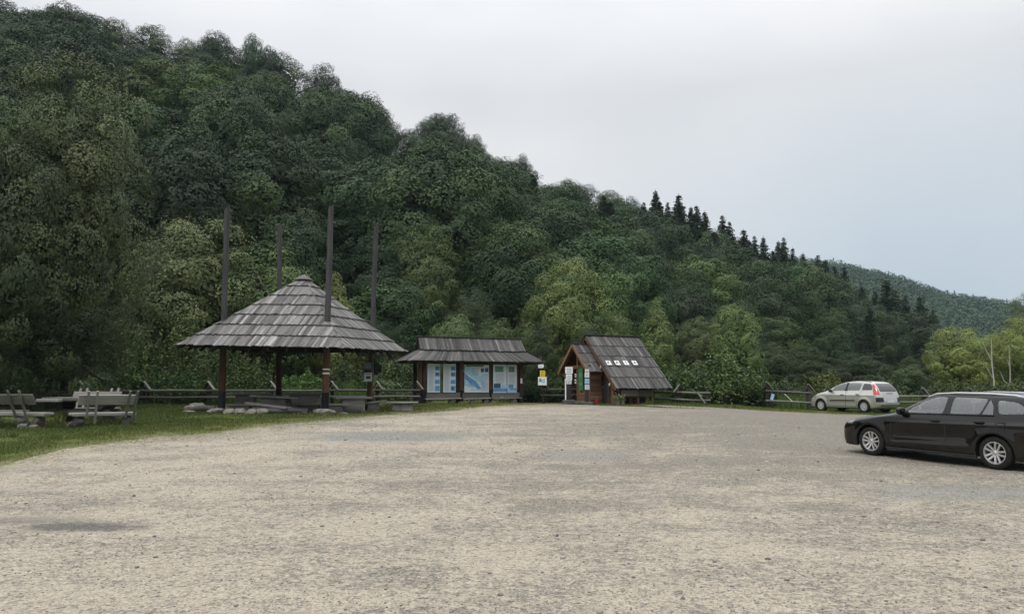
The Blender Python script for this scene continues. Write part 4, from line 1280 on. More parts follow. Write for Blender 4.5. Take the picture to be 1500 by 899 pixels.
# ------------------------------------------------------------------ notice shelter with printed panels
def notice_shelter():
    ang = R(22); d = Vector((math.cos(ang), math.sin(ang), 0)); c = Vector((math.sin(ang), -math.cos(ang), 0))
    L0 = Vector((-5.25, 44.8, 0)); zg = gz(-2.5, 46.2)
    root = thing('notice_shelter', 'long notice shelter with dark shake roof and five printed panels', 'shelter', (L0.x, L0.y, zg))
    def W(s, q, z): return d * s + c * q + Vector((0, 0, z - zg))
    Ln = 6.36
    # upper gable roof
    zr, zb, ze = 4.60, 3.84, 3.17
    q0 = -.5
    m = MB()
    course_roof(m, W(-.05, q0 + .66, zb), W(Ln + .1, q0 + .66, zb), W(Ln + .05, q0, zr), W(0, q0, zr), 1, 46, over=.06)
    course_roof(m, W(Ln + .1, q0 - .66, zb), W(-.05, q0 - .66, zb), W(0, q0, zr), W(Ln + .05, q0, zr), 1, 46, over=.06)
    A = [W(-.95, q0 + 1.32, ze), W(Ln + 1.1, q0 + 1.32, ze), W(Ln + 1.1, q0 - 1.32, ze), W(-.95, q0 - 1.32, ze)]
    Bq = [W(.02, q0 + .62, zb - .03), W(Ln + .02, q0 + .62, zb - .03), W(Ln + .02, q0 - .62, zb - .03), W(.02, q0 - .62, zb - .03)]
    for k in range(4):
        course_roof(m, A[k], A[(k + 1) % 4], Bq[(k + 1) % 4], Bq[k], 1, 54 if k % 2 == 0 else 16, over=.05)
    m.bar(W(-.1, q0, zr + .05), W(Ln + .15, q0, zr + .05), .26, .06, tint=.2)
    m.build('roof', M['shake_dark'], root)
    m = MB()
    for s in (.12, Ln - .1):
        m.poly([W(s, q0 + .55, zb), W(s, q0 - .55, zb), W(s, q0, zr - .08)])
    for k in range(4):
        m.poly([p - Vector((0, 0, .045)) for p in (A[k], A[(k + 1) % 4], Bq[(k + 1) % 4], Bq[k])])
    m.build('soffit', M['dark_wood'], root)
    posts = [(0, -1.0), (.27, 0), (2.30, -.1), (2.48, -.05), (4.28, -.05), (6.05, -.15), (6.22, 0), (6.3, -1.0), (2.4, -1.0), (4.28, -1.0), (0.02, -.02)]
    for s, q in posts:
        g = gz(*(L0 + d * s + c * q).xy)
        w = .20
        m = MB(); m.box(W(s, q, (g + 3.3) / 2), (w, w, 3.3 - g), Zr(ang)); p = m.build('post', M['brown_wood'] if s not in (0, 2.30) else M['dark_wood'], root, bevel=.01)
        m = MB(); m.box(W(s, q, g + .36), (w + .03, w + .03, .78), Zr(ang)); m.build('foot', M['black_wood'], p, bevel=.01)
    m = MB()
    for q in (.0, -1.0): m.bar(W(-.5, q - .02, 3.24), W(Ln + .5, q - .02, 3.24), .16, .16)
    m.build('beam', M['dark_wood'], root)
    for (s0, s1) in ((.30, 2.40), (2.55, 4.20), (4.36, 6.14)):
        m = MB(); m.bar(W(s0, .06, 1.22), W(s1, .06, 1.28), .06, .30); m.build('rail', M['mid_wood'], root, bevel=.01)
        m = MB(); m.bar(W(s0, .22, 1.05), W(s1, .22, 1.09), .34, .06); m.build('ledge', M['grey_wood'], root, bevel=.01)
    for k, (s, sc) in enumerate(((1.9, (.5, .4, .36)), (2.45, (.4, .3, .16)), (3.1, (.3, .25, .3)), (4.0, (.34, .3, .36)), (4.4, (.5, .3, .14)), (5.0, (.3, .3, .5)), (5.7, (.5, .4, .4)), (.6, (.5, .4, .25)))):
        p = L0 + d * s + c * .12
        m = MB(); rock(m, (0, 0, 0), sc, 140 + k); o = m.build('boulder', M['stone' if k in (2, 3, 5) else 'stone_grey']); o.location = (p.x, p.y, gz(p.x, p.y) + sc[2] * .3)
        pl = ('below the second panel', 'at the second post', 'below the left of the map', 'below the right of the map', 'at the third post', 'below the left panel of the right pair', 'at the right end', 'at the left end')[k]
        tag(o, ('pale' if k in (2, 3, 5) else 'grey') + ' stone under the notice shelter ' + pl, 'stone')
    # the panels
    rng = random.Random(4)
    def panel(label, s, w, z0, z1, items):
        g = L0 + d * s + c * .10
        t = thing('information_panel', label, 'panel', (g.x, g.y, (z0 + z1) / 2), ang)
        h = z1 - z0
        m = MB(); m.box((0, 0, 0), (w, .025, h)); m.build('board', M['panel'], t, bevel=.004)
        m = MB()
        for zz in (-h / 2 - .012, h / 2 + .012): m.box((0, 0, zz), (w + .05, .04, .024))
        for xx in (-w / 2 - .012, w / 2 + .012): m.box((xx, 0, 0), (.024, .04, h))
        m.build('frame', M['dark_wood'], t)
        for nm, mt, pieces in items:
            m = MB()
            for pc in pieces:
                if len(pc) == 4:
                    x, z, ww, hh = pc; m.box((x * w, -.0165, z * h), (ww * w, .006, hh * h))
                else:
                    m.prism([(pc[i] * w, -.0175, pc[i + 1] * h) for i in range(0, len(pc), 2)], (0, .004, 0))
            m.build(nm, M[mt], t)
    def lines(x, z0, z1, w, n): return [(x + rng.uniform(-.01, .01), z0 + (z1 - z0) * i / (n - 1), w * rng.uniform(.75, 1), .008) for i in range(n)]
    zl, zh = 1.42, 3.06
    ph = [(.28, .34, .36, .15), (.28, .13, .36, .14), (.28, -.13, .36, .14), (.28, -.36, .36, .18)]
    ph2 = [(x - .02, z + .004, w * .55, h * .5) for x, z, w, h in ph]
    panel('narrow panel with four photos, first from the left in the notice shelter', .80, .76, zl, zh, [('print', 'white_text', lines(-.2, .42, -.44, .42, 26)), ('photo', 'blue', ph), ('picture', 'dblue', ph2[:2])])
    panel('narrow panel with four photos, second from the left in the notice shelter', 1.74, .76, zl, zh, [('print', 'white_text', lines(-.2, .42, -.44, .42, 26)), ('photo', 'blue', ph), ('picture', 'dblue', [ph2[0], ph2[1], ph2[3]])])
    panel('large square map panel with blue river in the middle of the notice shelter', 3.40, 1.52, zl, zh - .03,
          [('header', 'dgreen', [(-.08, .46, .72, .07)]), ('river', 'blue', [(-.49, .20, -.30, .05, -.02, -.10, .20, -.38, .02, -.38, -.20, -.16, -.49, -.02), (-.3, -.06, -.12, -.26, -.16, -.30, -.34, -.10)]), ('lake', 'lblue', [(-.49, .44, -.49, .22, -.2, .05, .1, -.12, .3, -.40, .36, -.2, .1, .12, -.2, .40), (-.49, -.03, -.22, -.16, -.06, -.32, -.2, -.34, -.49, -.26), (.32, .12, .3, .10)]),
           ('photo', 'dblue', [(.23, .30, .13, .14), (.40, .31, .14, .15)]), ('print', 'white_text', lines(-.06, .38, .12, .30, 9) + lines(.32, .05, -.44, .3, 18) + [(-.3, -.22, .3, .012), (-.04, -.40, .4, .012)])])
    its = [('photo', 'dgreen', [(-.05, .33, .62, .20)]), ('print', 'white_text', lines(-.02, .18, -.16, .75, 12)), ('river', 'blue', [(0, -.40, 1.0, .12)]), ('picture', 'dblue', [(-.2, -.25, .5, .16)]), ('lake', 'lblue', [(.25, -.27, .3, .12)])]
    panel('tall panel with green photo and blue foot, left of the right pair', 4.85, .86, zl - .03, zh, its)
    panel('tall panel with green photo and blue foot, rightmost in the notice shelter', 5.62, .62, zl - .03, zh, [its[0], its[1], ('river', 'lblue', [(0, -.43, 1.0, .14)]), ('picture', 'blue', [(-.12, -.26, .5, .13), (.1, -.36, .7, .05)])])
    g = L0 + d * 6.22 + c * .115
    fixed_sign('notice_sign', 'tiny white slip on the right end post of the notice shelter', (g.x, g.y, 2.1), .12, .3, ang, 'white')
notice_shelter()

# ------------------------------------------------------------------ small signs by the fence
def trail_signs():
    x, y, z = gp(795, 45.6)
    t = thing('sign_post', 'thin dark post carrying three trail signs right of notice shelter', 'post', (x, y, z))
    m = MB(); m.box((0, .05, 1.4), (.07, .05, 2.8)); m.build('pole', M['dark_wood'], t)
    p = P(792.5, 536.5, 45.55)
    t = thing('arrow_sign', 'white pointed direction board, topmost above the yellow sign', 'sign', p)
    m = MB(); m.prism([(-.16, 0, -.09), (.12, 0, -.09), (.17, 0, .0), (.14, 0, .13), (-.16, 0, .09)], (0, .02, 0)); m.build('board', M['white'], t)
    m = MB(); m.box((-.01, -.004, 0), (.2, .006, .025)); m.build('print', M['white_text'], t)
    p = P(794.7, 547.5, 45.55)
    fixed_sign('trail_sign', 'yellow square sign between white arrow and white map', p, .30, .38, 0, 'yellow', [('print', 'black', 0, .10, .22, .03), ('print', 'black', 0, -.02, .18, .02), ('print', 'black', 0, -.09, .2, .02)])
    p = P(794.5, 558, 45.55)
    fixed_sign('map_sign', 'white square map board under the yellow sign', p, .50, .47, 0, 'white', [('print', 'lblue', .04, 0, .2, .2), ('print', 'dgreen', -.12, .06, .12, .2), ('print', 'yellow', .1, .1, .06, .1)])
trail_signs()

# ------------------------------------------------------------------ ticket hut
def hut():
    al = R(25); a = Vector((math.cos(al), math.sin(al), 0)); b = Vector((math.sin(al), -math.cos(al), 0))
    R0 = P(856.1, 491.7, 46.0)
    zg = gz(R0.x + 1.2, 44.6)
    O = Vector((R0.x, R0.y, zg))
    root = thing('ticket_hut', 'small timber ticket hut with steep shake roof reaching almost to the ground', 'hut', O)
    def W(s, w, z): return a * s + b * w + Vector((0, 0, z))   # z above the ground
    Hr = R0.z - zg; Lr = 3.75; Wd = 3.30; He = P(900.6, 569, 43.0).z - zg
    sl = (Hr - He) / Wd
    m = MB()
    course_roof(m, W(0, Wd, He), W(Lr, Wd, He), W(Lr, 0, Hr), W(0, 0, Hr), 5, 34, lift=.05)
    course_roof(m, W(Lr, -Wd, He), W(0, -Wd, He), W(0, 0, Hr), W(Lr, 0, Hr), 5, 34, lift=.05)
    m.bar(W(-.08, 0, Hr + .07), W(Lr + .08, 0, Hr + .07), .3, .05, tint=.15)
    m.build('roof', M['shake_dark'], root)
    m = MB()
    for s in (1, -1): m.poly([W(.02, s * Wd * .99, He - .01), W(Lr - .02, s * Wd * .99, He - .01), W(Lr - .02, 0, Hr - .05), W(.02, 0, Hr - .05)])
    for s in (1, -1):
        for e in (.05, Lr - .05): m.bar(W(e, s * Wd * .985, He - .08), W(e, 0, Hr - .12), .05, .14)
    m.build('eave_boards', M['brown_wood'], root)
    # porch roof, same slope, lower ridge
    pr = .53; PW = 1.72; s0, s1 = -.80, .25
    m = MB()
    for sg in (1, -1):
        e = [W(s0, sg * PW, Hr - pr - sl * PW), W(s1, sg * PW, Hr - pr - sl * PW), W(s1, 0, Hr - pr), W(s0, 0, Hr - pr)]
        if sg < 0: e = [e[1], e[0], e[3], e[2]]
        course_roof(m, *e, 3, 9, lift=.045)
    m.bar(W(s0 - .05, 0, Hr - pr + .06), W(s1, 0, Hr - pr + .06), .22, .05, tint=.15)
    pf = m.build('porch_roof', M['shake_dark'], root)
    m = MB()
    for sg in (1, -1):
        m.bar(W(s0 - .03, sg * PW * 1.02, Hr - pr - sl * PW * 1.02 - .05), W(s0 - .03, 0, Hr - pr - .04), .06, .17)
        m.bar(W(s0 + .12, sg * PW * .96, Hr - pr - sl * PW * .96 - .11), W(s0 + .12, 0, Hr - pr - .12), .05, .12)
    m.build('barge_board', M['orange_wood'], root, bevel=.006)
    m = MB()
    for sg in (1, -1):
        e = [W(s0 + .03, sg * PW * .98, Hr - pr - sl * PW * .98 - .015), W(s1, sg * PW * .98, Hr - pr - sl * PW * .98 - .015), W(s1, 0, Hr - pr - .03), W(s0 + .03, 0, Hr - pr - .03)]
        m.poly(e)
    m.build('porch_lining', M['brown_wood'], root)
    # walls of plain planks: main gable wall with a door gap, long walls, back
    def plank_wall(name, p0, p1, z0, ztop, mat, ph=.2, th=.06):
        m = MB(); n = max(1, int((ztop - z0) / ph + .5)); h = (ztop - z0) / n
        for k in range(n):
            z = z0 + h * (k + .5)
            m.bar(Vector((*p0.xy, z)), Vector((*p1.xy, z)), th + random.uniform(-.006, .006), h - .014)
        return m.build(name, M[mat], root, bevel=.008)
    gs = .32
    # gable wall of the main body, stepped under the slope
    m = MB(); ph = .2; k = 0
    while k * ph < Hr - .4:
        z = ph * (k + .5); half = min(2.5, (Hr - .12 - z - ph / 2) / sl)
        segs = [(-half, 1.42), (2.28, half)] if z < 1.95 else [(-half, half)]
        for u0, u1 in segs:
            if u1 - u0 > .05: m.bar(W(gs, u0, z), W(gs, u1, z), .07, ph - .012)
        k += 1
    m.build('gable_wall', M['brown_wood'], root, bevel=.006)
    m = MB(); k = 0
    while k * ph < Hr - .4:
        z = ph * (k + .5); half = min(2.5, (Hr - .12 - z - ph / 2) / sl)
        m.bar(W(3.0, -half, z), W(3.0, half, z), .07, ph - .012); k += 1
    m.build('gable_wall', M['brown_wood'], root, bevel=.006)
    m = MB(); m.box(W(gs + .02, 1.85, .98), (.05, .80, 1.92), Zr(al)); dr = m.build('door', M['black_wood'], root)
    for u in (1.53, 1.77, 2.01): 
        m = MB(); m.box(W(gs - .018, u + .08, .98), (.03, .20, 1.9), Zr(al)); m.build('plank', M['dark_wood'], dr)
    m = MB(); m.box(W(gs - .06, 1.55, .95), (.05, .03, .14), Zr(al)); m.build('handle', M['metal'], dr)
    plank_wall('side_wall', W(gs, -2.5, 0), W(3.0, -2.5, 0), 0, 1.3, 'brown_wood')
    # right side under the low eave: posts, a grey board and dark store behind
    plank_wall('side_wall', W(gs, 2.1, 0), W(3.0, 2.1, 0), 0, 1.5, 'dark_wood')
    for s, w, mt in ((.32, 2.52, 'orange_wood'), (.62, 2.62, 'brown_wood'), (1.38, 2.60, 'brown_wood'), (1.9, 2.6, 'orange_wood'), (2.86, 2.62, 'orange_wood')):
        m = MB(); m.box(W(s, w, .62), (.13, .13, 1.3), Zr(al)); m.build('post', M[mt], root, bevel=.01)
    m = MB(); m.bar(W(.72, 2.72, .62), W(1.86, 2.72, .62), .025, .34); m.bar(W(1.90, 2.72, .62), W(2.76, 2.72, .62), .025, .34); m.build('counter_board', M['grey_wood'], root, bevel=.005)
    m = MB(); m.bar(W(.5, 2.66, .40), W(2.86, 2.66, .40), .08, .08); m.build('rail', M['brown_wood'], root)
    m = MB()
    for s in (1.35, 1.5, 1.65, 1.8): m.bar(W(s, 2.64, .02), W(s, 2.64, .36), .13, .02)
    m.build('low_planks', M['brown_wood'], root)
    # porch: corner posts, side walls, half-height front to the right of the entrance, tie beam
    pw = 1.32
    for s, w in ((-.52, -pw), (-.52, pw), (-.52, .12)):
        zt = Hr - pr - sl * abs(w) - .05
        m = MB(); m.box(W(s, w, zt / 2), (.14, .14, zt), Zr(al)); m.build('post', M['orange_wood'], root, bevel=.012)
    ztop = Hr - pr - sl * pw - .1
    plank_wall('porch_wall', W(-.46, pw, 0), W(gs, pw, 0), 0.02, ztop, 'orange_wood', .22, .07)
    plank_wall('porch_wall', W(-.46, -pw, 0), W(gs, -pw, 0), 0.02, ztop, 'brown_wood', .22, .07)
    plank_wall('porch_front', W(-.52, .16, 0), W(-.52, pw - .04, 0), 0.02, 1.0, 'orange_wood', .22, .07)
    plank_wall('porch_front', W(-.40, .16, 0), W(-.40, pw - .06, 0), 1.02, 2.0, 'brown_wood', .22, .05)
    m = MB(); m.bar(W(-.56, -pw - .2, ztop + .02), W(-.56, pw + .2, ztop + .02), .14, .2); m.build('tie_beam', M['brown_wood'], root, bevel=.01)
    m = MB(); m.box(W(gs - .06, -.5, 1.0), (.04, .9, 1.95), Zr(al)); m.build('inner_door', M['black_wood'], root)
    m = MB(); m.bar(W(-.75, -1.0, .07), W(-.75, 1.15, .07), .5, .14); m.build('step', M['stone_grey'], root, bevel=.02)
    # green board and papers on the porch front
    g = O + W(-.62, .60, 1.42)
    fixed_sign('green_board', 'tall green board on the front of the hut porch', g, .50, 1.36, al - math.pi / 2, 'green', [('print', 'dgreen', .0, .2, .3, .3), ('print', 'dgreen', 0, -.3, .34, .2)])
    for k, (w, z, sc, lab) in enumerate(((-.02, 1.28, (.16, .26), 'small lower white notice left of the green board'), (.0, 1.62, (.15, .2), 'small upper grey notice left of the green board'))):
        g = O + W(-.62, w, z); fixed_sign('paper_notice', lab, g, sc[0], sc[1], al - math.pi / 2, 'white', [('print', 'white_text', 0, 0, sc[0] * .6, sc[1] * .5)])
    # four letter boards on the main slope
    nrm = (b * sl + Vector((0, 0, 1))).normalized(); dn = (b - Vector((0, 0, sl))).normalized()
    names = ('white square roof board with letter K, first of four', 'white square roof board with letter A, second of four', 'white square roof board with letter S, third of four', 'white square roof board with letter A, last of four')
    for k, (px, ch) in enumerate(((891.6, 'K'), (904.2, 'A'), (917.0, 'S'), (929.8, 'A'))):
        # where the line of sight meets the roof plane
        lo, hi = 40.0, 50.0
        for _ in range(40):
            mid = (lo + hi) / 2; q = P(px, 531.3, mid) - R0
            if (q.dot(nrm)) < .12: hi = mid
            else: lo = mid
        q = P(px, 531.3, lo)
        t = thing('letter_board', names[k], 'letter board', q, 0, None)
        rot = Matrix((a, -dn, nrm)).transposed()
        t.rotation_euler = rot.to_euler()
        m = MB(); m.box((0, 0, 0), (.29, .36, .03)); m.build('board', M['white'], t, bevel=.004)
        cu = bpy.data.curves.new('letter', 'FONT'); cu.body = ch; cu.size = .33; cu.align_x = 'CENTER'; cu.align_y = 'CENTER'; cu.extrude = .003; cu.offset = .004
        to = bpy.data.objects.new('letter', cu); link(to); bpy.context.view_layer.update()
        me = bpy.data.meshes.new_from_object(to.evaluated_get(bpy.context.evaluated_depsgraph_get())); bpy.data.objects.remove(to)
        me.materials.clear(); me.materials.append(M['black'])
        lo_ = bpy.data.objects.new('letter', me); link(lo_, t); lo_.location = (0, 0, .0195)
    # lamp under the porch eave and bright end grain of the eave
    for k, (s, w, z, lab) in enumerate(((-.05, 2.9, He + .22, 'pale bird shaped bracket at the lower front roof corner'), (.1, 1.75, 2.06, 'small pale lantern under the hut roof edge by the door'))):
        g = O + W(s - .1, w, z); m = MB(); m.tube([(0, 0, -.09), (0, 0, 0), (.02, 0, .1)], [.03, .05, .02], 8); m.bar((-.07, 0, .02), (.07, 0, -.02), .03, .03)
        o = m.build('bracket', M['pale_bark']); o.location = g; tag(o, lab, 'bracket')
    return O, W, al
HUT_O, HUT_W, HUT_A = hut()

def totem(px, Y, z0, z1, label, w, plates, base):
    x, y, z = gp(px, Y)
    t = thing('totem_post', label, 'post', (x, y, z), R(8))
    m = MB(); m.box((0, 0, base[2] / 2), base); m.build('plinth', M['mid_wood'], t, bevel=.03)
    m = MB(); m.box((0, .03, (z1 - base[2]) / 2 + base[2]), (w, w, z1 - base[2])); m.build('shaft', M['dark_wood'], t, bevel=.02)
    for (zc, hh, ww, mt) in plates:
        m = MB(); m.box((0, -w / 2 + .03 - .016, zc), (ww, .03, hh)); pl = m.build('plate', M[mt], t, bevel=.004)
        m = MB()
        for k in range(3): m.box((0, -w / 2 + .03 - .0345, zc - hh * .28 + hh * .26 * k), (ww * .62, .006, hh * .08))
        m.build('print', M['white_text'], pl)
    return t
totem(833, 43.6, 0, 2.05, 'dark totem post with large white plates left of the hut entrance', .26, [(1.88, .36, .42, 'white'), (1.50, .34, .34, 'white'), (1.22, .2, .28, 'panel')], (.62, .6, .26))
totem(859.5, 43.0, 0, 1.98, 'slimmer totem post with white plates right of the green board', .20, [(1.86, .16, .22, 'white'), (1.62, .26, .25, 'white'), (1.28, .28, .25, 'lblue'), (.96, .26, .25, 'panel')], (.55, .5, .16))
x, y, z = gp(828.5, 43.5)
m = MB(); m.box((0, 0, .8), (.06, .04, 1.2)); o = m.build('marker_slat', M['white'], bevel=.004); o.location = (x, y, z); tag(o, 'narrow white slat beside the left totem post', 'slat')
def bin_():
    x, y, z = gp(873.5, 43.1)
    t = thing('litter_bin', 'small dark red bin by the hut porch wall', 'bin', (x, y, z))
    m = MB(); m.lathe([(0, .0), (0, .11), (.36, .13), (.36, .11), (.33, .0)], 18, 'z'); m.build('body', M['red'], t, True)
    m = MB(); m.lathe([(.365, .14), (.40, .14), (.43, .08), (.44, 0)], 18, 'z'); m.build('lid', M['black'], t, True)
bin_()
def flower_pot(px, Y, s, label, k):
    x, y, z = gp(px, Y); t = thing('flower_pot', label, 'pot', (x, y, z))
    m = MB(); m.lathe([(0, 0), (0, .10 * s), (.2 * s, .14 * s), (.2 * s, .11 * s), (.18 * s, 0)], 16, 'z'); m.build('pot', M['stone_grey'], t, True)
    rng = np.random.default_rng(60 + k); n = 160
    p = unit(rng.normal(0, 1, (n, 3))) * np.array([.2, .2, .3]) * s * rng.random((n, 1)) ** .4; p[:, 2] = np.abs(p[:, 2]) + .2 * s
    V = leaf_quads(p, p + np.array([0, 0, .2]), .08 * s, rng); o = np_mesh('plant', V, np.arange(n * 4).reshape(-1, 4), M['leaf_light'], np.full(n, .5), t)
    m = MB()
    for q in range(9):
        c = p[q * 7]; m.lathe([(-.02, 0), (0, .03 * s), (.03, 0)], 6, 'z', 0, .5, tuple(c * 1.15))
    m.build('blossom', M['pale_bark'], t)
flower_pot(904, 42.7, 1.2, 'pot with pale yellow blossoms at the corner of the hut', 0)
flower_pot(911, 42.8, 1.1, 'pot with white blossoms under the low hut eave', 1)
# ------------------------------------------------------------------ cars
def paint(name, col, metal=.0, rough=.35, flake=.1, coat=1.0):
    t = NT(name)
    n = t.noise(t.obj(), 3.0, 3)
    sep = t.n('ShaderNodeSeparateXYZ'); t.put(sep.inputs[0], t.obj())
    dust = t.math('MULTIPLY', t.remap(sep.outputs[2], .7, .2, 0, .10), t.remap(n, .3, .7, .4, 1))     # road dust thrown up from the wheels
    c = t.mix(dust, col, (.20, .18, .15))
    sh = t.bsdf(c, t.math('ADD', rough, t.math('MULTIPLY', dust, .4)), metal, 0.0 if coat >= 1 else .4, coat=coat, coat_rough=.02)
    sh.node.inputs['Coat IOR'].default_value = 1.48
    return t.done(sh)
M['paint_black'] = paint('black brown paint', (.0045, .0038, .0037), .0, .35)
M['paint_silver'] = paint('silver paint', (.54, .53, .50), .6, .34, coat=.6)
M['trim'] = plain('black plastic', (.014, .014, .015), .45, spec=.4)
M['rubber'] = plain('tyre rubber', (.018, .0175, .017), .85, spec=.2, var=.3)
M['alloy'] = plain('alloy wheel', (.60, .60, .61), .32, .75, var=.05)
M['cover'] = plain('silver wheel cover', (.58, .58, .58), .4, .4, var=.05)
M['disc'] = plain('dark wheel inside', (.03, .03, .032), .6, .3)
M['chrome'] = plain('chrome', (.75, .76, .77), .12, 1.0, var=.02)
M['seat'] = plain('seat cloth', (.045, .043, .042), .9)
M['lens_red'] = plain('red lamp', (.42, .025, .02), .15, spec=.6, coat=1)
M['lens_dark'] = plain('dark lamp', (.05, .05, .055), .08, spec=.7, coat=1)
M['lens_white'] = plain('clear lamp', (.5, .52, .54), .08, .6, coat=1)
M['lens_head'] = plain('smoked headlamp', (.16, .165, .17), .06, .5, coat=1)
M['plate'] = plain('number plate', (.62, .63, .62), .4)
def glass(name, tint, refl):
    t = NT(name)
    tr = t.n('ShaderNodeBsdfTransparent'); t.put(tr.inputs[0], tint)
    gl = t.n('ShaderNodeBsdfGlossy'); t.put(gl.inputs[0], (.95, .97, .97)); gl.inputs['Roughness'].default_value = .02
    fr = t.n('ShaderNodeFresnel'); fr.inputs[0].default_value = 1.48
    mx = t.n('ShaderNodeMixShader'); t.t.links.new(t.math('ADD', t.math('MULTIPLY', fr.outputs[0], 1.5), refl, True), mx.inputs[0])
    t.t.links.new(tr.outputs[0], mx.inputs[1]); t.t.links.new(gl.outputs[0], mx.inputs[2])
    return t.done(mx.outputs[0])
M['glass'] = glass('car window glass', (.80, .90, .85), .12)
M['glass_dark'] = glass('tinted window glass', (.09, .10, .10), .04)

def in_poly(x, z, pts):
    ins = np.zeros(x.shape, bool); n = len(pts)
    for i in range(n):
        x0, z0 = pts[i]; x1, z1 = pts[(i + 1) % n]
        c = ((z0 > z) != (z1 > z)) & (x < (x1 - x0) * (z - z0) / ((z1 - z0) if z1 != z0 else 1e-9) + x0)
        ins ^= c
    return ins
def d_poly(x, z, pts, closed=True):
    d = np.full(x.shape, 1e9); n = len(pts)
    for i in range(n if closed else n - 1):
        x0, z0 = pts[i]; x1, z1 = pts[(i + 1) % n]
        L2 = (x1 - x0) ** 2 + (z1 - z0) ** 2
        t = np.clip(((x - x0) * (x1 - x0) + (z - z0) * (z1 - z0)) / max(L2, 1e-9), 0, 1)
        d = np.minimum(d, np.hypot(x - x0 - t * (x1 - x0), z - z0 - t * (z1 - z0)))
    return d
def smooth_poly(pts, k=2):
    """round an open profile"""
    p = np.array(pts, float)
    for _ in range(k):
        q = [p[0]]
        for i in range(len(p) - 1):
            q.append(p[i] * .75 + p[i + 1] * .25); q.append(p[i] * .25 + p[i + 1] * .75)
        q.append(p[-1]); p = np.array(q)
    return p
def round_poly(pts, k=2, w=.16):
    p = [np.array(q, float) for q in pts]
    for _ in range(k):
        q = []
        for i in range(len(p)):
            a, b = p[i], p[(i + 1) % len(p)]
            q += [a * (1 - w) + b * w, a * w + b * (1 - w)]
        p = q; w = .25
    return [tuple(q) for q in p]

def car_shell(spec):
    """stack of rounded horizontal outlines. d = metres behind the front axle, y across, z up"""
    F = smooth_poly(spec['front']); B = smooth_poly(spec['rear'])      # (d, z) from bottom to top
    ztop = min(F[-1, 1], B[-1, 1])
    zs = set(np.round(np.arange(F[0, 1], ztop, .014), 4))
    for prof in (F, B):
        L = np.concatenate([[0], np.cumsum(np.hypot(*np.diff(prof, axis=0).T))])
        for l in np.arange(0, L[-1], .022): zs.add(round(float(np.interp(l, L, prof[:, 1])), 4))
    zs = np.array(sorted(z for z in zs if F[0, 1] <= z < ztop - .0008)); 
    keep = [zs[0]]
    for z in zs[1:]:
        if z - keep[-1] > .0012: keep.append(z)
    zs = np.array(keep)
    fz = np.maximum.accumulate(F[:, 1] + np.arange(len(F)) * 1e-7); bz = np.maximum.accumulate(B[:, 1] + np.arange(len(B)) * 1e-7)
    xf = np.interp(zs, fz, F[:, 0]); xb = np.interp(zs, bz, B[:, 0])
    W = np.array(spec['width']); Ws = smooth_poly(W); w = np.interp(zs, Ws[:, 0], Ws[:, 1])
    Rf = np.interp(zs, *zip(*spec['rf'])); Rb = np.interp(zs, *zip(*spec['rb']))
    pf = np.interp(zs, *zip(*spec['pf']))
    span = xb - xf
    Rf = np.minimum(Rf, span * .45); Rb = np.minimum(Rb, span * .45)
    nf, ns, nb_ = 34, 300, 26
    s_f = np.sin(np.linspace(0, math.pi / 2, nf)) ** .8      # 0 at centre line .. 1 at the side
    s_b = np.sin(np.linspace(0, math.pi / 2, nb_)) ** .8
    X = []; Yy = []
    for i in range(len(zs)):
        p = pf[i]
        fx = xf[i] + Rf[i] * (1 - (1 - np.minimum(s_f, 1) ** p) ** (1 / p)); fy = s_f
        sx = np.linspace(xf[i] + Rf[i], xb[i] - Rb[i], ns + 2)[1:-1]; sy = np.ones(ns)
        bx = xb[i] - Rb[i] * (1 - (1 - np.minimum(s_b, 1) ** 4.0) ** (1 / 4.0)); by = s_b
        x = np.concatenate([fx, sx, bx[::-1]]); y = np.concatenate([fy, sy, by[::-1]])
        bow = 1 - spec['bow'] * np.abs((x - spec['bow_c']) / 2.3) ** 2.6
        X.append(x); Yy.append(y * w[i] * bow)
    X = np.array(X); Yy = np.array(Yy); Z = np.repeat(zs[:, None], X.shape[1], 1)
    # shoulder crease and the scoop in the doors
    for (zc, amp, wd, x0, x1) in spec['creases']:
        k = amp * np.exp(-((Z - zc - spec.get('crease_slope', 0) * (X - 1.4)) / wd) ** 2) * sstep(x0, x0 + .3, X) * (1 - sstep(x1 - .3, x1, X))
        Yy = Yy + k * (Yy > .4)
    # flares round the wheels
    for xc in (0, spec['wb']):
        r = np.hypot(X - xc, Z - spec['rw'])
        Yy = Yy + .022 * np.exp(-((r - spec['ra'] - .02) / .09) ** 2) * (Yy > .5) * (Z < .95)
    # vertices near an arch go onto its circle
    side = Yy > .55
    for xc in (0, spec['wb']):
        dx, dz = X - xc, Z - spec['rw']; r = np.hypot(dx, dz)
        k = side & (np.abs(r - spec['ra']) < .011)
        f = np.where(k, spec['ra'] / np.maximum(r, 1e-6), 1)
        X = np.where(k, xc + dx * f, X); Z = np.where(k, spec['rw'] + dz * f, Z)
    return X, Yy, Z, nf, ns, nb_

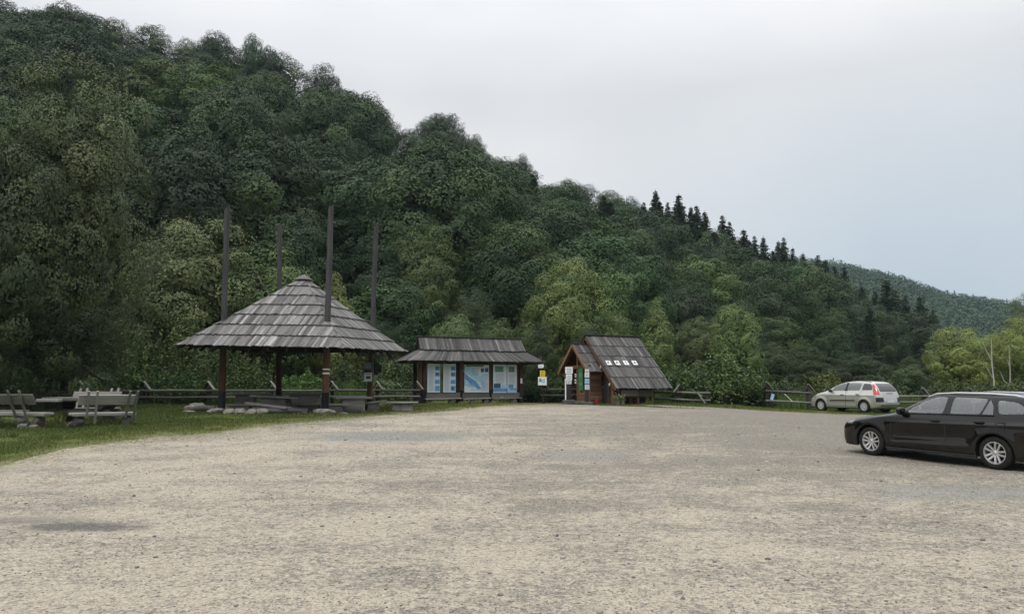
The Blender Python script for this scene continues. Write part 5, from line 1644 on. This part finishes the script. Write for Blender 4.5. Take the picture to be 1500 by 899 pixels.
def make_car(name, label, spec, fx, fy, rx, ry):
    """fx,fy / rx,ry: ground points of the near side (left) front and rear wheels"""
    X, Y, Z, nf, ns, nb_ = car_shell(spec)
    nz, nc = X.shape
    fwd = Vector((fx - rx, fy - ry, 0)).normalized()
    left = Vector((-fwd.y, fwd.x, 0))
    tr = spec['track'] / 2
    wb = spec['wb']
    off = tr + .08; mid_f = Vector((fx, fy, 0)) - left * off; mid_r = Vector((rx, ry, 0)) - left * off
    c = (mid_f + mid_r) / 2
    c = c  # origin between the axles
    zf, zr_ = gz(mid_f.x, mid_f.y) + .02, gz(mid_r.x, mid_r.y) + .02
    root = thing(name, label, 'car', (c.x, c.y, (zf + zr_) / 2))
    zl = (gz(*(mid_f + left * tr).xy) + gz(*(mid_r + left * tr).xy)) / 2; zrr = (gz(*(mid_f - left * tr).xy) + gz(*(mid_r - left * tr).xy)) / 2
    root.rotation_mode = 'XYZ'
    f3 = Vector((fwd.x * wb, fwd.y * wb, zf - zr_)).normalized()
    l3 = Vector((left.x * 2 * tr, left.y * 2 * tr, zl - zrr)); l3 = (l3 - f3 * l3.dot(f3)).normalized()
    root.rotation_euler = Matrix((f3, l3, f3.cross(l3))).transposed().to_euler()
    # local frame: x forward, y left, z up; d (behind front axle) -> x = wb/2 - d
    XL = wb / 2 - X
    # faces of the left half then the right half
    i = np.arange(nz - 1)[:, None] * nc + np.arange(nc - 1)[None, :]
    q = np.stack([i, i + nc, i + nc + 1, i + 1], -1).reshape(-1, 4)
    Vl = np.stack([XL, Y, Z], -1).reshape(-1, 3); Vr = Vl * np.array([1, -1, 1])
    V = np.concatenate([Vl, Vr]); Q = np.concatenate([q, q[:, ::-1] + nz * nc])
    # close the roof along the last outline
    top = np.arange(nc - 1) + (nz - 1) * nc
    Q = np.concatenate([Q, np.stack([top, top + nz * nc, top + 1 + nz * nc, top + 1], -1)])
    C = V[Q].mean(1)
    n = np.cross(V[Q[:, 2]] - V[Q[:, 0]], V[Q[:, 3]] - V[Q[:, 1]]); n = unit(n)
    n *= np.sign((n * (C - np.array([0, 0, .7]))).sum(-1))[:, None] + 0
    d = wb / 2 - C[:, 0]; y = C[:, 1]; z = C[:, 2]; ay = np.abs(y)
    sector = np.concatenate([np.tile(np.where(np.arange(nc - 1) < nf - 1, 0, np.where(np.arange(nc - 1) < nf + ns, 1, 2)), nz - 1)] * 2 + [np.full(nc - 1, 3)])
    side = np.abs(n[:, 1]) > .45
    part = np.full(len(Q), 'body', dtype='<U24')
    cut = np.zeros(len(Q), bool)
    for xc in (0, wb): cut |= (ay > .5) & (np.hypot(d - xc, z - spec['rw']) < spec['ra'] - .001) 
    mats = {'body': spec['paint']}
    sd = np.where(y > 0, 'L', 'R')
    for nm, pts, mt in spec['regions_side']:
        k = side & in_poly(d, z, pts)
        for s in 'LR':
            part[k & (sd == s)] = nm + s
        mats[nm] = mt
    for nm, fn, mt in spec['regions_any']:
        k = fn(d, ay, z, n, sector, y)
        if nm.startswith('2'):
            nm = nm[1:]
            for s in 'LR': part[k & (sd == s)] = nm + s
        else: part[k] = nm
        mats[nm] = mt
    seam = np.zeros(len(Q), bool)
    for pts in spec['seams']:
        seam |= side & (d_poly(d, z, pts, False) < .0065)
    objs = {}
    order = sorted(set(part.tolist()), key=lambda s: (s != 'body', not s.startswith('door'), s))
    for p in order:
        sel = (part == p) & ~cut
        if not sel.any(): continue
        base = p[:-1] if p not in mats else p
        f = Q[sel]; u, inv = np.unique(f, return_inverse=True)
        nm = base.split('.')[0]
        me = bpy.data.meshes.new(nm)
        par = root
        if base in spec['child_of']:
            par = objs.get(spec['child_of'][base] + p[-1], root)
        me.from_pydata(V[u].tolist(), [], inv.reshape(-1, 4).tolist())
        me.materials.append(M[mats[base]]); me.materials.append(M['trim'])
        mi = np.where(seam[sel] & (mats[base] == spec['paint']), 1, 0).astype(np.int32)
        me.polygons.foreach_set('material_index', mi)
        me.polygons.foreach_set('use_smooth', np.ones(len(f), bool))
        bm = bmesh.new(); bm.from_mesh(me); bmesh.ops.remove_doubles(bm, verts=bm.verts[:], dist=.0004); bmesh.ops.recalc_face_normals(bm, faces=bm.faces[:]); bm.to_mesh(me); bm.free()
        o = bpy.data.objects.new(nm, me); link(o, par)
        objs[p] = o
    H = wb / 2
    # floor and wheel housings
    m = MB(); m.box((-(spec['d1'] + spec['d0']) / 2 + H, 0, .27), (spec['d1'] - spec['d0'] - .25, spec['hw'] * 1.75, .12)); m.build('underbody', M['trim'], root)
    ra = spec['ra']; rw = spec['rw']
    for xc in (0, wb):
        for s in (1, -1):
            m = MB(); n_ = 22
            pts = [(H - xc + math.cos(math.pi * k / n_ * 1.16 - .25) * ra, math.sin(math.pi * k / n_ * 1.16 - .25) * ra + rw) for k in range(n_ + 1)]
            vs = [(x, s * (spec['hw'] - .012), z_) for x, z_ in pts] + [(x, s * (spec['hw'] - .36), z_) for x, z_ in pts]
            m.add(vs, [(k, k + 1, n_ + 2 + k, n_ + 1 + k) for k in range(n_)] + [tuple(range(n_ + 1, 2 * n_ + 2))])
            m.build('wheel_arch', M['trim'], root)
    # wheels
    for xc in (0, wb):
        for s in (1, -1):
            w = bpy.data.objects.new('wheel', None); w.empty_display_size = .2; link(w, root)
            w.location = (H - xc, s * (spec['hw'] - .125 + spec.get('wheel_out', 0)), rw)
            w.rotation_euler = (0, random.uniform(0, 6), 0 if s > 0 else math.pi)
            # local axis y, outer face at +y
            tw = .105; rr = spec['rim']
            m = MB(); prof = [(-tw, rr), (-tw * 1.05, rr + .03), (-tw, rw - .035), (-tw * .8, rw - .008), (-tw * .4, rw), (tw * .4, rw), (tw * .8, rw - .008), (tw * 1.0, rw - .035), (tw * 1.07, rr + .04), (tw, rr)]
            m.lathe(prof, 48); m.build('tyre', M['rubber'], w, True)
            m = MB(); m.lathe([(tw * .99, rr + .004), (tw * 1.0, rr - .012), (tw * .75, rr - .028), (-tw * .9, rr - .03)], 48); m.build('rim', M[spec['rim_mat']], w, True)
            m = MB(); m.lathe([(-.02, rr - .03), (-.02, .03), (-.02, 0)], 32); m.build('brake_disc', M['disc'], w)
            m = MB()
            if spec['wheel'] == 'twin':
                for k in range(5):
                    th = 2 * math.pi * k / 5
                    for o_ in (-1, 1):
                        a0 = th + o_ * .10; a1 = th + o_ * .235
                        p0 = Vector((math.cos(a0) * .05, tw * .62, math.sin(a0) * .05)) + Vector((-math.sin(th), 0, math.cos(th))) * o_ * .018
                        p1 = Vector((math.cos(a1) * (rr - .012), tw * .86, math.sin(a1) * (rr - .012)))
                        m.bar(p0, p1, .036, .03, up=(0, 1, 0))
                m.lathe([(tw * .3, .066), (tw * .72, .062), (tw * .78, .04), (tw * .8, 0)], 24)
            else:
                for k in range(9):
                    th = 2 * math.pi * k / 9
                    r0, r1 = .045, rr - .008
                    pts = [(math.cos(th + a) * r, tw * (.98 - .1 * (r - r0)), math.sin(th + a) * r) for r, a in ((r0, -.35), (r1 * .6, -.20), (r1, -.235), (r1, .235), (r1 * .6, .20), (r0, .35))]
                    m.prism(pts, (0, -.02, 0))
                m.lathe([(tw * .7, .09), (tw * .99, .075), (tw * 1.0, 0)], 24)
            m.build('spokes' if spec['wheel'] == 'twin' else 'wheel_cover', M[spec['rim_mat']], w, False)
            m = MB(); m.lathe([(tw * .80 if spec['wheel'] == 'twin' else tw * 1.0, .03), (tw * .84 if spec['wheel'] == 'twin' else tw * 1.03, .024), (tw * .85 if spec['wheel'] == 'twin' else tw * 1.04, 0)], 16); m.build('hub_cap', M['chrome' if spec['wheel'] == 'twin' else 'cover'], w, True)
    # interior
    def rbox(nm, c_, size, mat, rot=None, bev=.05, par=root):
        m = MB(); m.box(c_, size, rot); return m.build(nm, M[mat], par, bevel=bev)
    for s in (1, -1):
        for sx in spec['seats']:
            rbox('seat', (H - sx, s * .36, .62), (.5, .5, .16), 'seat')
            rbox('seat_back', (H - sx - .30, s * .36, .92), (.14, .48, .62), 'seat', Matrix.Rotation(-.25, 3, 'Y'))
            rbox('headrest', (H - sx - .40, s * .36, spec['head_z']), (.10, .27, .18), 'seat', bev=.04)
    rbox('dashboard', (H - spec['dash'], 0, spec['dash_z']), (.42, 1.36, .22), 'trim', bev=.06)
    sw = MB(); cs = Vector((H - spec['dash'] - .38, .36, spec['dash_z'] + .07)); n_ = 26
    ax = [Vector((.28 * 0, math.cos(2 * math.pi * k / n_) * .185, math.sin(2 * math.pi * k / n_) * .185)) for k in range(n_ + 1)]
    rt = Matrix.Rotation(-.42, 3, 'Y')
    sw.tube([cs + rt @ p for p in ax], .016, 7, cap=False); sw.bar(cs + rt @ Vector((0, -.18, 0)), cs + rt @ Vector((0, .18, 0)), .05, .02); sw.build('steering_wheel', M['trim'], root, True)
    # mirrors
    for s in (1, -1):
        x0, z0 = H - spec['mirror'][0], spec['mirror'][1]
        hw = spec['mirror'][2]
        m = MB(); bm = bmesh.new(); bmesh.ops.create_icosphere(bm, subdivisions=3, radius=1)
        vs = []
        for v in bm.verts:
            p = v.co; p = Vector([math.copysign(abs(t_) ** .7, t_) for t_ in p])
            vs.append((x0 + p.x * (.085 if p.x > 0 else .04), s * (hw + .11) + p.y * .115, z0 + p.z * .078))
        m.add(vs, [tuple(v.index for v in f.verts) for f in bm.faces]); bm.free()
        mo = m.build('mirror', M[spec['mirror_mat']], root, True)
        m = MB(); m.bar((x0 - .01, s * (hw - .06), z0 - .06), (x0, s * (hw + .06), z0 - .045), .07, .035); m.build('mirror_arm', M['trim'], mo)
    # handles
    for s, tagn in ((1, 'L'), (-1, 'R')):
        for k, (hd, hz) in enumerate(spec['handles']):
            yy = spec['handle_y'][k]
            par = objs.get(('door.front' if k == 0 else 'door.rear') + tagn, root)
            m = MB(); m.tube([(H - hd + .11, s * (yy - .01), hz), (H - hd + .07, s * (yy + .035), hz), (H - hd - .07, s * (yy + .035), hz), (H - hd - .11, s * (yy - .01), hz)], [.012, .018, .018, .012], 8)
            m.build('handle', M[spec['handle_mat']], par, True)
    spec['extras'](root, H, objs)
    return root

# ---- black estate car
def estate_extras(root, H, objs):
    for s in (1, -1):
        m = MB(); pts = [(H - d_, s * y_, z_) for d_, y_, z_ in ((1.22, .585, 1.325), (1.4, .585, 1.395), (1.9, .58, 1.43), (2.5, .57, 1.43), (2.95, .55, 1.41), (3.12, .54, 1.38))]
        m.tube(pts, [.014, .019, .019, .019, .019, .014], 8); m.build('roof_rail', M['alloy'], root, True)
    m = MB(); m.box((H - 2.95, 0, 1.475), (.16, .03, .045), Matrix.Rotation(.3, 3, 'Y'), taper=.5); m.build('antenna', M['paint_black'], root, bevel=.006)
    # spoiler lip, fuel flap outline, bumper details
    m = MB(); m.box((H - 3.30, 0, 1.375), (.26, 1.12, .03), Matrix.Rotation(-.10, 3, 'Y')); m.build('spoiler', M['paint_black'], root, bevel=.01)
    yy = .892
    m = MB(); cx, cz, a_ = H - 2.83, .845, .082
    loop = [(cx - a_, yy, cz - a_), (cx + a_, yy, cz - a_), (cx + a_ * .95, yy - .012, cz + a_), (cx - a_ * .95, yy - .012, cz + a_), (cx - a_, yy, cz - a_)]
    m.tube(loop, .0045, 5, cap=False); m.build('fuel_flap', M['trim'], root)
    m = MB(); m.box((H + .928, 0, .38), (.03, .52, .115)); m.build('number_plate', M['plate'], root)
    m = MB(); m.box((H - 3.715, 0, .82), (.03, .52, .115)); m.build('number_plate', M['plate'], root)
    for s in (1, -1):
        m = MB(); m.bar((H - .36, s * .862, .215), (H - 2.34, s * .862, .215), .03, .05); m.build('side_skirt', M['trim'], root, bevel=.01)
        m = MB(); m.bar((H - .80, s * .834, .974), (H - 2.68, s * .820, 1.030), .016, .024); m.build('window_strip', M['trim'], root)
EST = dict(
    front=[(-.84, .19), (-.90, .22), (-.925, .32), (-.935, .50), (-.925, .60), (-.90, .66), (-.865, .70), (-.78, .735), (-.62, .785), (-.38, .84), (-.1, .885), (.2, .93), (.44, .985), (.62, 1.07), (.84, 1.18), (1.06, 1.28), (1.24, 1.355), (1.42, 1.405), (1.7, 1.437), (2.05, 1.45), (2.1, 1.4505)],
    rear=[(3.48, .22), (3.62, .26), (3.70, .36), (3.725, .5), (3.72, .66), (3.70, .80), (3.66, .92), (3.60, 1.02), (3.53, 1.12), (3.45, 1.22), (3.37, 1.31), (3.33, 1.36), (3.22, 1.385), (2.9, 1.42), (2.5, 1.443), (2.12, 1.45), (2.1, 1.4505)],
    width=[(.19, .80), (.24, .84), (.36, .868), (.52, .885), (.68, .893), (.80, .888), (.88, .872), (.93, .848), (.97, .83), (1.05, .795), (1.15, .755), (1.25, .71), (1.32, .675), (1.37, .64), (1.405, .585), (1.43, .48), (1.445, .30), (1.4505, .05)],
    rf=[(.19, .42), (.6, .50), (.8, .62), (.95, .55), (1.1, .42), (1.3, .36), (1.45, .3)], pf=[(.19, 3.4), (.7, 3.0), (.9, 2.6), (1.1, 3.0), (1.45, 3.0)],
    rb=[(.2, .38), (.6, .36), (1.0, .30), (1.3, .25), (1.45, .25)], bow=.045, bow_c=1.45, wb=2.70, rw=.318, ra=.365, rim=.212, track=1.55, hw=.878, wheel_out=.015,
    creases=[(.80, .016, .035, .55, 3.6), (.56, -.020, .09, .35, 2.4), (.36, .016, .05, .3, 2.4)], crease_slope=.03,
    paint='paint_black', wheel='twin', rim_mat='alloy', d0=-.85, d1=3.62, seats=(1.45, 2.35), head_z=1.20, dash=.78, dash_z=.90,
    mirror=(.80, 1.02, .80), mirror_mat='paint_black', handles=[(1.52, .865), (2.42, .89)], handle_y=[.868, .868], handle_mat='paint_black',
    child_of={'window.front': 'door.front', 'window.rear': 'door.rear', 'window.small': 'door.rear'}, extras=estate_extras)
_wf = round_poly([(.80, .975), (1.66, 1.0), (1.70, 1.345), (1.47, 1.335), (1.18, 1.225)], 2, .10)
_wr = round_poly([(1.80, 1.003), (2.40, 1.022), (2.52, 1.335), (1.835, 1.35)], 2, .08)
_ws = round_poly([(2.445, 1.024), (2.66, 1.030), (2.635, 1.20), (2.565, 1.328)], 2, .08)
_wq = round_poly([(2.76, 1.05), (3.30, 1.085), (3.22, 1.20), (3.06, 1.285), (2.70, 1.315)], 2, .12)
_df = [(.50, .30), (.50, .62), (.56, .93), (.70, .965), (1.16, 1.255), (1.46, 1.362), (1.745, 1.372), (1.735, .9), (1.72, .30)]
_drr = [(1.725, .30), (1.738, .9), (1.75, 1.372), (2.3, 1.37), (2.58, 1.345), (2.69, 1.15), (2.70, .98), (2.64, .82), (2.44, .66), (2.34, .50), (2.30, .30)]
EST['regions_side'] = [('door.front', _df, 'paint_black'), ('door.rear', _drr, 'paint_black'),
    ('window_frame', round_poly([(.76, .962), (2.69, 1.012), (2.66, 1.20), (2.57, 1.352), (1.7, 1.37), (1.46, 1.352), (1.15, 1.24)], 1, .04), 'trim'),
    ('window.front', _wf, 'glass'), ('window.rear', _wr, 'glass'), ('window.small', _ws, 'glass'), ('window.quarter', _wq, 'glass')]
EST['regions_any'] = [
    ('windscreen', lambda d, ay, z, n, s, y: (s == 0) & (z > 1.0) & (z < 1.36) & (ay < .70 - (z - 1.0) * .32) & (d < 1.4), 'glass'),
    ('rear_window', lambda d, ay, z, n, s, y: (s == 2) & (z > 1.02) & (z < 1.33) & (ay < .60), 'glass_dark'),
    ('2headlight', lambda d, ay, z, n, s, y: (z > .665) & (z < .765 + .05 * (d + .8)) & (ay > .42) & (d < -.45), 'lens_head'),
    ('2tail_light', lambda d, ay, z, n, s, y: (z > .80) & (z < .955) & (ay > .42) & (d > 3.32), 'lens_red'),
    ('grille', lambda d, ay, z, n, s, y: (s == 0) & (z > .25) & (z < .60) & (ay < .62) & (d < -.75), 'trim'),
    ('sill', lambda d, ay, z, n, s, y: (z < .235), 'trim')]
EST['seams'] = [_df, _drr, [(-.43, .62), (-.46, .74)], [(3.30, .4), (3.36, .8)], [(-.45, .76), (.0, .865), (.5, .93)]]
fpos = Vector((7.95, 17.6)); rpos = Vector((9.23, 15.23))
_dv = (rpos - fpos).normalized(); rpos = fpos + _dv * 2.70
make_car('estate_car', 'black estate car with silver twin-spoke wheels, cut off by the right frame edge', EST, fpos.x, fpos.y, rpos.x, rpos.y)

# ---- silver people carrier
def mpv_extras(root, H, objs):
    for s in (1, -1):
        m = MB(); m.bar((H - .62, s * .925, .615), (H - 2.22, s * .925, .635), .022, .055); m.build('rub_strip', M['trim'], root, bevel=.008)
        m = MB(); pts = [(H - d_, s * y_, z_) for d_, y_, z_ in ((1.25, .60, 1.585), (1.7, .60, 1.655), (2.4, .60, 1.66), (3.0, .58, 1.60))]
        m.tube(pts, .014, 6); m.build('roof_rail', M['trim'], root, True)
    m = MB(); m.box((H - 3.67, 0, .60), (.03, .54, .12)); m.build('number_plate', M['plate'], root)
    m = MB(); m.box((H + .945, 0, .42), (.03, .54, .12)); m.build('number_plate', M['plate'], root)
    m = MB(); m.box((H - 3.655, 0, .40), (.05, 1.45, .05)); m.build('bumper_strip', M['trim'], root, bevel=.01)
    m = MB(); m.bar((H - 3.60, .26, 1.02), (H - 3.60, -.26, 1.02), .03, .03); m.build('tailgate_bar', M['chrome'], root)
    m = MB(); m.bar((H - 3.47, .42, 1.14), (H - 3.52, -.12, 1.12), .015, .02); m.build('wiper', M['trim'], root)
MPV = dict(
    front=[(-.82, .20), (-.90, .24), (-.93, .38), (-.935, .52), (-.92, .62), (-.88, .70), (-.80, .79), (-.62, .90), (-.38, .985), (-.12, 1.04), (.02, 1.08), (.28, 1.20), (.58, 1.335), (.9, 1.465), (1.2, 1.56), (1.5, 1.615), (1.9, 1.648), (2.3, 1.655), (2.32, 1.6555)],
    rear=[(3.46, .24), (3.60, .28), (3.66, .40), (3.67, .58), (3.65, .74), (3.62, .9), (3.58, 1.05), (3.52, 1.20), (3.42, 1.36), (3.30, 1.49), (3.20, 1.555), (3.08, 1.595), (2.8, 1.63), (2.5, 1.65), (2.34, 1.655), (2.32, 1.6555)],
    width=[(.20, .82), (.26, .86), (.4, .893), (.6, .912), (.8, .912), (.92, .90), (1.0, .875), (1.06, .85), (1.2, .80), (1.35, .745), (1.48, .69), (1.54, .655), (1.59, .59), (1.62, .50), (1.643, .34), (1.6555, .05)],
    rf=[(.2, .5), (.6, .6), (1.0, .6), (1.3, .5), (1.6, .4)], pf=[(.2, 3.2), (.8, 2.7), (1.1, 2.6), (1.6, 2.8)],
    rb=[(.2, .35), (.7, .30), (1.1, .26), (1.6, .26)], bow=.04, bow_c=1.4, wb=2.73, rw=.325, ra=.375, rim=.205, track=1.57, hw=.9, wheel_out=.015,
    creases=[(.90, .010, .05, .2, 3.5), (.36, .012, .05, .3, 2.4)], paint='paint_silver', wheel='cover', rim_mat='cover', d0=-.85, d1=3.55,
    seats=(1.35, 2.25), head_z=1.30, dash=.62, dash_z=1.0, mirror=(.72, 1.12, .83), mirror_mat='trim', handles=[(1.42, .925), (2.36, .95)], handle_y=[.895, .895], handle_mat='trim',
    child_of={'window.front': 'door.front', 'window.rear': 'door.rear'}, extras=mpv_extras)
_w0 = round_poly([(.20, 1.105), (.60, 1.115), (.72, 1.33), (.62, 1.32)], 1, .10)
_w1 = round_poly([(.70, 1.115), (1.55, 1.135), (1.60, 1.53), (1.30, 1.515), (.84, 1.36)], 2, .10)
_w2 = round_poly([(1.68, 1.14), (2.46, 1.155), (2.54, 1.525), (1.72, 1.54)], 2, .08)
_w3 = round_poly([(2.58, 1.16), (3.20, 1.175), (3.12, 1.42), (3.02, 1.50), (2.62, 1.52)], 2, .09)
_d1 = [(.46, .32), (.48, .7), (.52, 1.05), (.80, 1.37), (1.28, 1.545), (1.635, 1.56), (1.63, 1.0), (1.60, .32)]
_d2 = [(1.61, .32), (1.64, 1.0), (1.645, 1.56), (2.57, 1.55), (2.56, 1.05), (2.46, .78), (2.34, .62), (2.28, .32)]
MPV['regions_side'] = [('door.front', _d1, 'paint_silver'), ('door.rear', _d2, 'paint_silver'),
    ('window_frame', round_poly([(1.50, 1.12), (1.73, 1.125), (1.76, 1.55), (1.54, 1.54)], 1, .02), 'trim'),
    ('window.vent', _w0, 'glass_dark'), ('window.front', _w1, 'glass'), ('window.rear', _w2, 'glass'), ('window.quarter', _w3, 'glass_dark')]
MPV['regions_any'] = [
    ('windscreen', lambda d, ay, z, n, s, y: (s == 0) & (z > 1.09) & (z < 1.57) & (ay < .72 - (z - 1.1) * .25) & (d < 1.5), 'glass'),
    ('rear_window', lambda d, ay, z, n, s, y: (s == 2) & (z > 1.10) & (z < 1.52) & (ay < .66 - (z - 1.1) * .12), 'glass_dark'),
    ('2tail_light', lambda d, ay, z, n, s, y: (s >= 1) & (z > .93) & (z < 1.54) & (ay > .60) & (d > 3.30 - max(0, 0) - (z - .93) * .32) & ~((s == 2) & (ay < .70 - (z - 1.1) * .12)), 'lens_red'),
    ('2headlight', lambda d, ay, z, n, s, y: (z > .72) & (z < .92) & (ay > .45) & (d < -.30), 'lens_white'),
    ('2bumper_corner', lambda d, ay, z, n, s, y: (z > .56) & (z < .80) & (ay > .52) & (d > 3.40), 'trim'),
    ('grille', lambda d, ay, z, n, s, y: (s == 0) & (z > .28) & (z < .5) & (ay < .6) & (d < -.75), 'trim'),
    ('sill', lambda d, ay, z, n, s, y: (z < .25), 'trim')]
MPV['seams'] = [_d1, _d2]
rv = Vector((18.25, 41.0)); fv = rv + Vector((-.473, .881)).normalized() * 2.73
make_car('people_carrier', 'silver people carrier with tall red tail lights parked on grass by the fence', MPV, fv.x, fv.y, rv.x, rv.y)
# ------------------------------------------------------------------ air, sky, light, camera
def haze_box():
    m = MB(); m.box((180, 475, 95), (1700, 1150, 212))
    o = m.build('haze', M['white'])
    t = NT('haze'); t.t.nodes.clear(); out = t.n('ShaderNodeOutputMaterial')
    v = t.n('ShaderNodeVolumePrincipled'); v.inputs['Color'].default_value = (.72, .85, 1.0, 1); v.inputs['Density'].default_value = HAZE
    v.inputs['Anisotropy'].default_value = .2
    t.t.links.new(v.outputs[0], out.inputs['Volume'])
    o.data.materials.clear(); o.data.materials.append(t.mat)
    tag(o, kind='stuff')
EXPO = 0.06
HAZE = .00013
haze_box()
SUN_EL, SUN_AZ = R(60), R(215)     # azimuth clockwise from +Y: behind the camera, a little left
w = bpy.data.worlds.new('World'); scene.world = w; w.use_nodes = True
nt = w.node_tree; nt.nodes.clear()
def wn(typ, **k):
    n = nt.nodes.new(typ)
    for a, b in k.items(): setattr(n, a, b)
    return n
L = nt.links.new
sky = wn('ShaderNodeTexSky', sky_type='NISHITA'); sky.sun_disc = False; sky.sun_elevation = SUN_EL; sky.sun_rotation = SUN_AZ
sky.air_density = 1.2; sky.dust_density = 2.5
tc = wn('ShaderNodeTexCoord')
def cloud_noise(scale, sc, detail, dist):
    mp = wn('ShaderNodeMapping'); mp.inputs['Scale'].default_value = sc; L(tc.outputs['Generated'], mp.inputs[0])
    n = wn('ShaderNodeTexNoise'); n.inputs['Scale'].default_value = scale; n.inputs['Detail'].default_value = detail; n.inputs['Distortion'].default_value = dist
    L(mp.outputs[0], n.inputs['Vector']); return n.outputs['Fac']
def wmath(op, a, b):
    m = wn('ShaderNodeMath', operation=op)
    for i, x in enumerate((a, b)):
        if isinstance(x, bpy.types.NodeSocket): L(x, m.inputs[i])
        else: m.inputs[i].default_value = x
    return m.outputs[0]
def wmap(v, a, b, c, d):
    m = wn('ShaderNodeMapRange'); L(v, m.inputs[0])
    for i, x in enumerate((a, b, c, d)): m.inputs[i + 1].default_value = x
    return m.outputs[0]
def wmix(f, a, b, typ='MIX'):
    m = wn('ShaderNodeMix', data_type='RGBA', blend_type=typ)
    for s, x in ((m.inputs[0], f), (m.inputs[6], a), (m.inputs[7], b)):
        if isinstance(x, bpy.types.NodeSocket): L(x, s)
        elif hasattr(x, '__len__'): s.default_value = (*x, 1)
        else: s.default_value = x
    return m.outputs[2]
sep = wn('ShaderNodeSeparateXYZ'); L(tc.outputs['Generated'], sep.inputs[0])
n1 = cloud_noise(1.3, (1, 1, 2.2), 3, .3); n2 = cloud_noise(3.0, (1, 1, 3), 4, .4)
cl = wmath('ADD', wmath('MULTIPLY', n1, .65), wmath('MULTIPLY', n2, .35))
# an overcast sky: brighter towards the zenith, a thinner bluer part low on the right
lift = wmap(sep.outputs[2], .36, .95, 1.0, 2.7)
grey = wmix(wmap(cl, .36, .64, 0, 1), (6.9, 7.1, 7.45), (8.5, 8.5, 8.5))
low = wmath('MULTIPLY', wmap(sep.outputs[0], .02, .42, 0, 1), wmap(sep.outputs[2], .42, .10, 0, 1))
thin = wmath('MULTIPLY', low, wmap(n1, .3, .6, .55, 1.0))
grey = wmix(thin, grey, (5.0, 5.9, 6.7))
cloud = wmix(1.0, grey, lift, 'MULTIPLY')
mixed = wmix(.90, sky.outputs[0], cloud)
bg = wn('ShaderNodeBackground'); bg.inputs[1].default_value = .10
L(mixed, bg.inputs[0])
wo = wn('ShaderNodeOutputWorld'); L(bg.outputs[0], wo.inputs[0])
sun = bpy.data.lights.new('sun', 'SUN'); sun.energy = 1.5; sun.angle = R(14); sun.color = (1, .965, .91)
so = bpy.data.objects.new('sun', sun); link(so)
so.location = (-20, -30, 60)
dirv = Vector((math.sin(SUN_AZ) * math.cos(SUN_EL), math.cos(SUN_AZ) * math.cos(SUN_EL), math.sin(SUN_EL)))
so.rotation_euler = dirv.to_track_quat('Z', 'Y').to_euler()

cam = bpy.data.cameras.new('camera'); cam.sensor_width = 36; cam.lens = 36 * FPX / 1500; cam.clip_start = .1; cam.clip_end = 3000
co = bpy.data.objects.new('camera', cam); link(co)
co.location = (0, 0, CAM_H); co.rotation_euler = (math.pi / 2 + PITCH, 0, 0)
scene.camera = co
scene.render.engine = 'CYCLES'
c = scene.cycles
c.use_denoising = True
try: c.denoiser = 'OPENIMAGEDENOISE'
except Exception: pass
c.max_bounces = 6; c.diffuse_bounces = 3; c.glossy_bounces = 3; c.transmission_bounces = 4; c.transparent_max_bounces = 8; c.volume_bounces = 1
c.caustics_reflective = False; c.caustics_refractive = False
c.use_adaptive_sampling = True; c.adaptive_threshold = .01
vs = scene.view_settings
vs.view_transform = 'Standard'; vs.look = 'None'; vs.exposure = EXPO; vs.gamma = 1; vs.use_curve_mapping = False
scene.display_settings.display_device = 'sRGB'
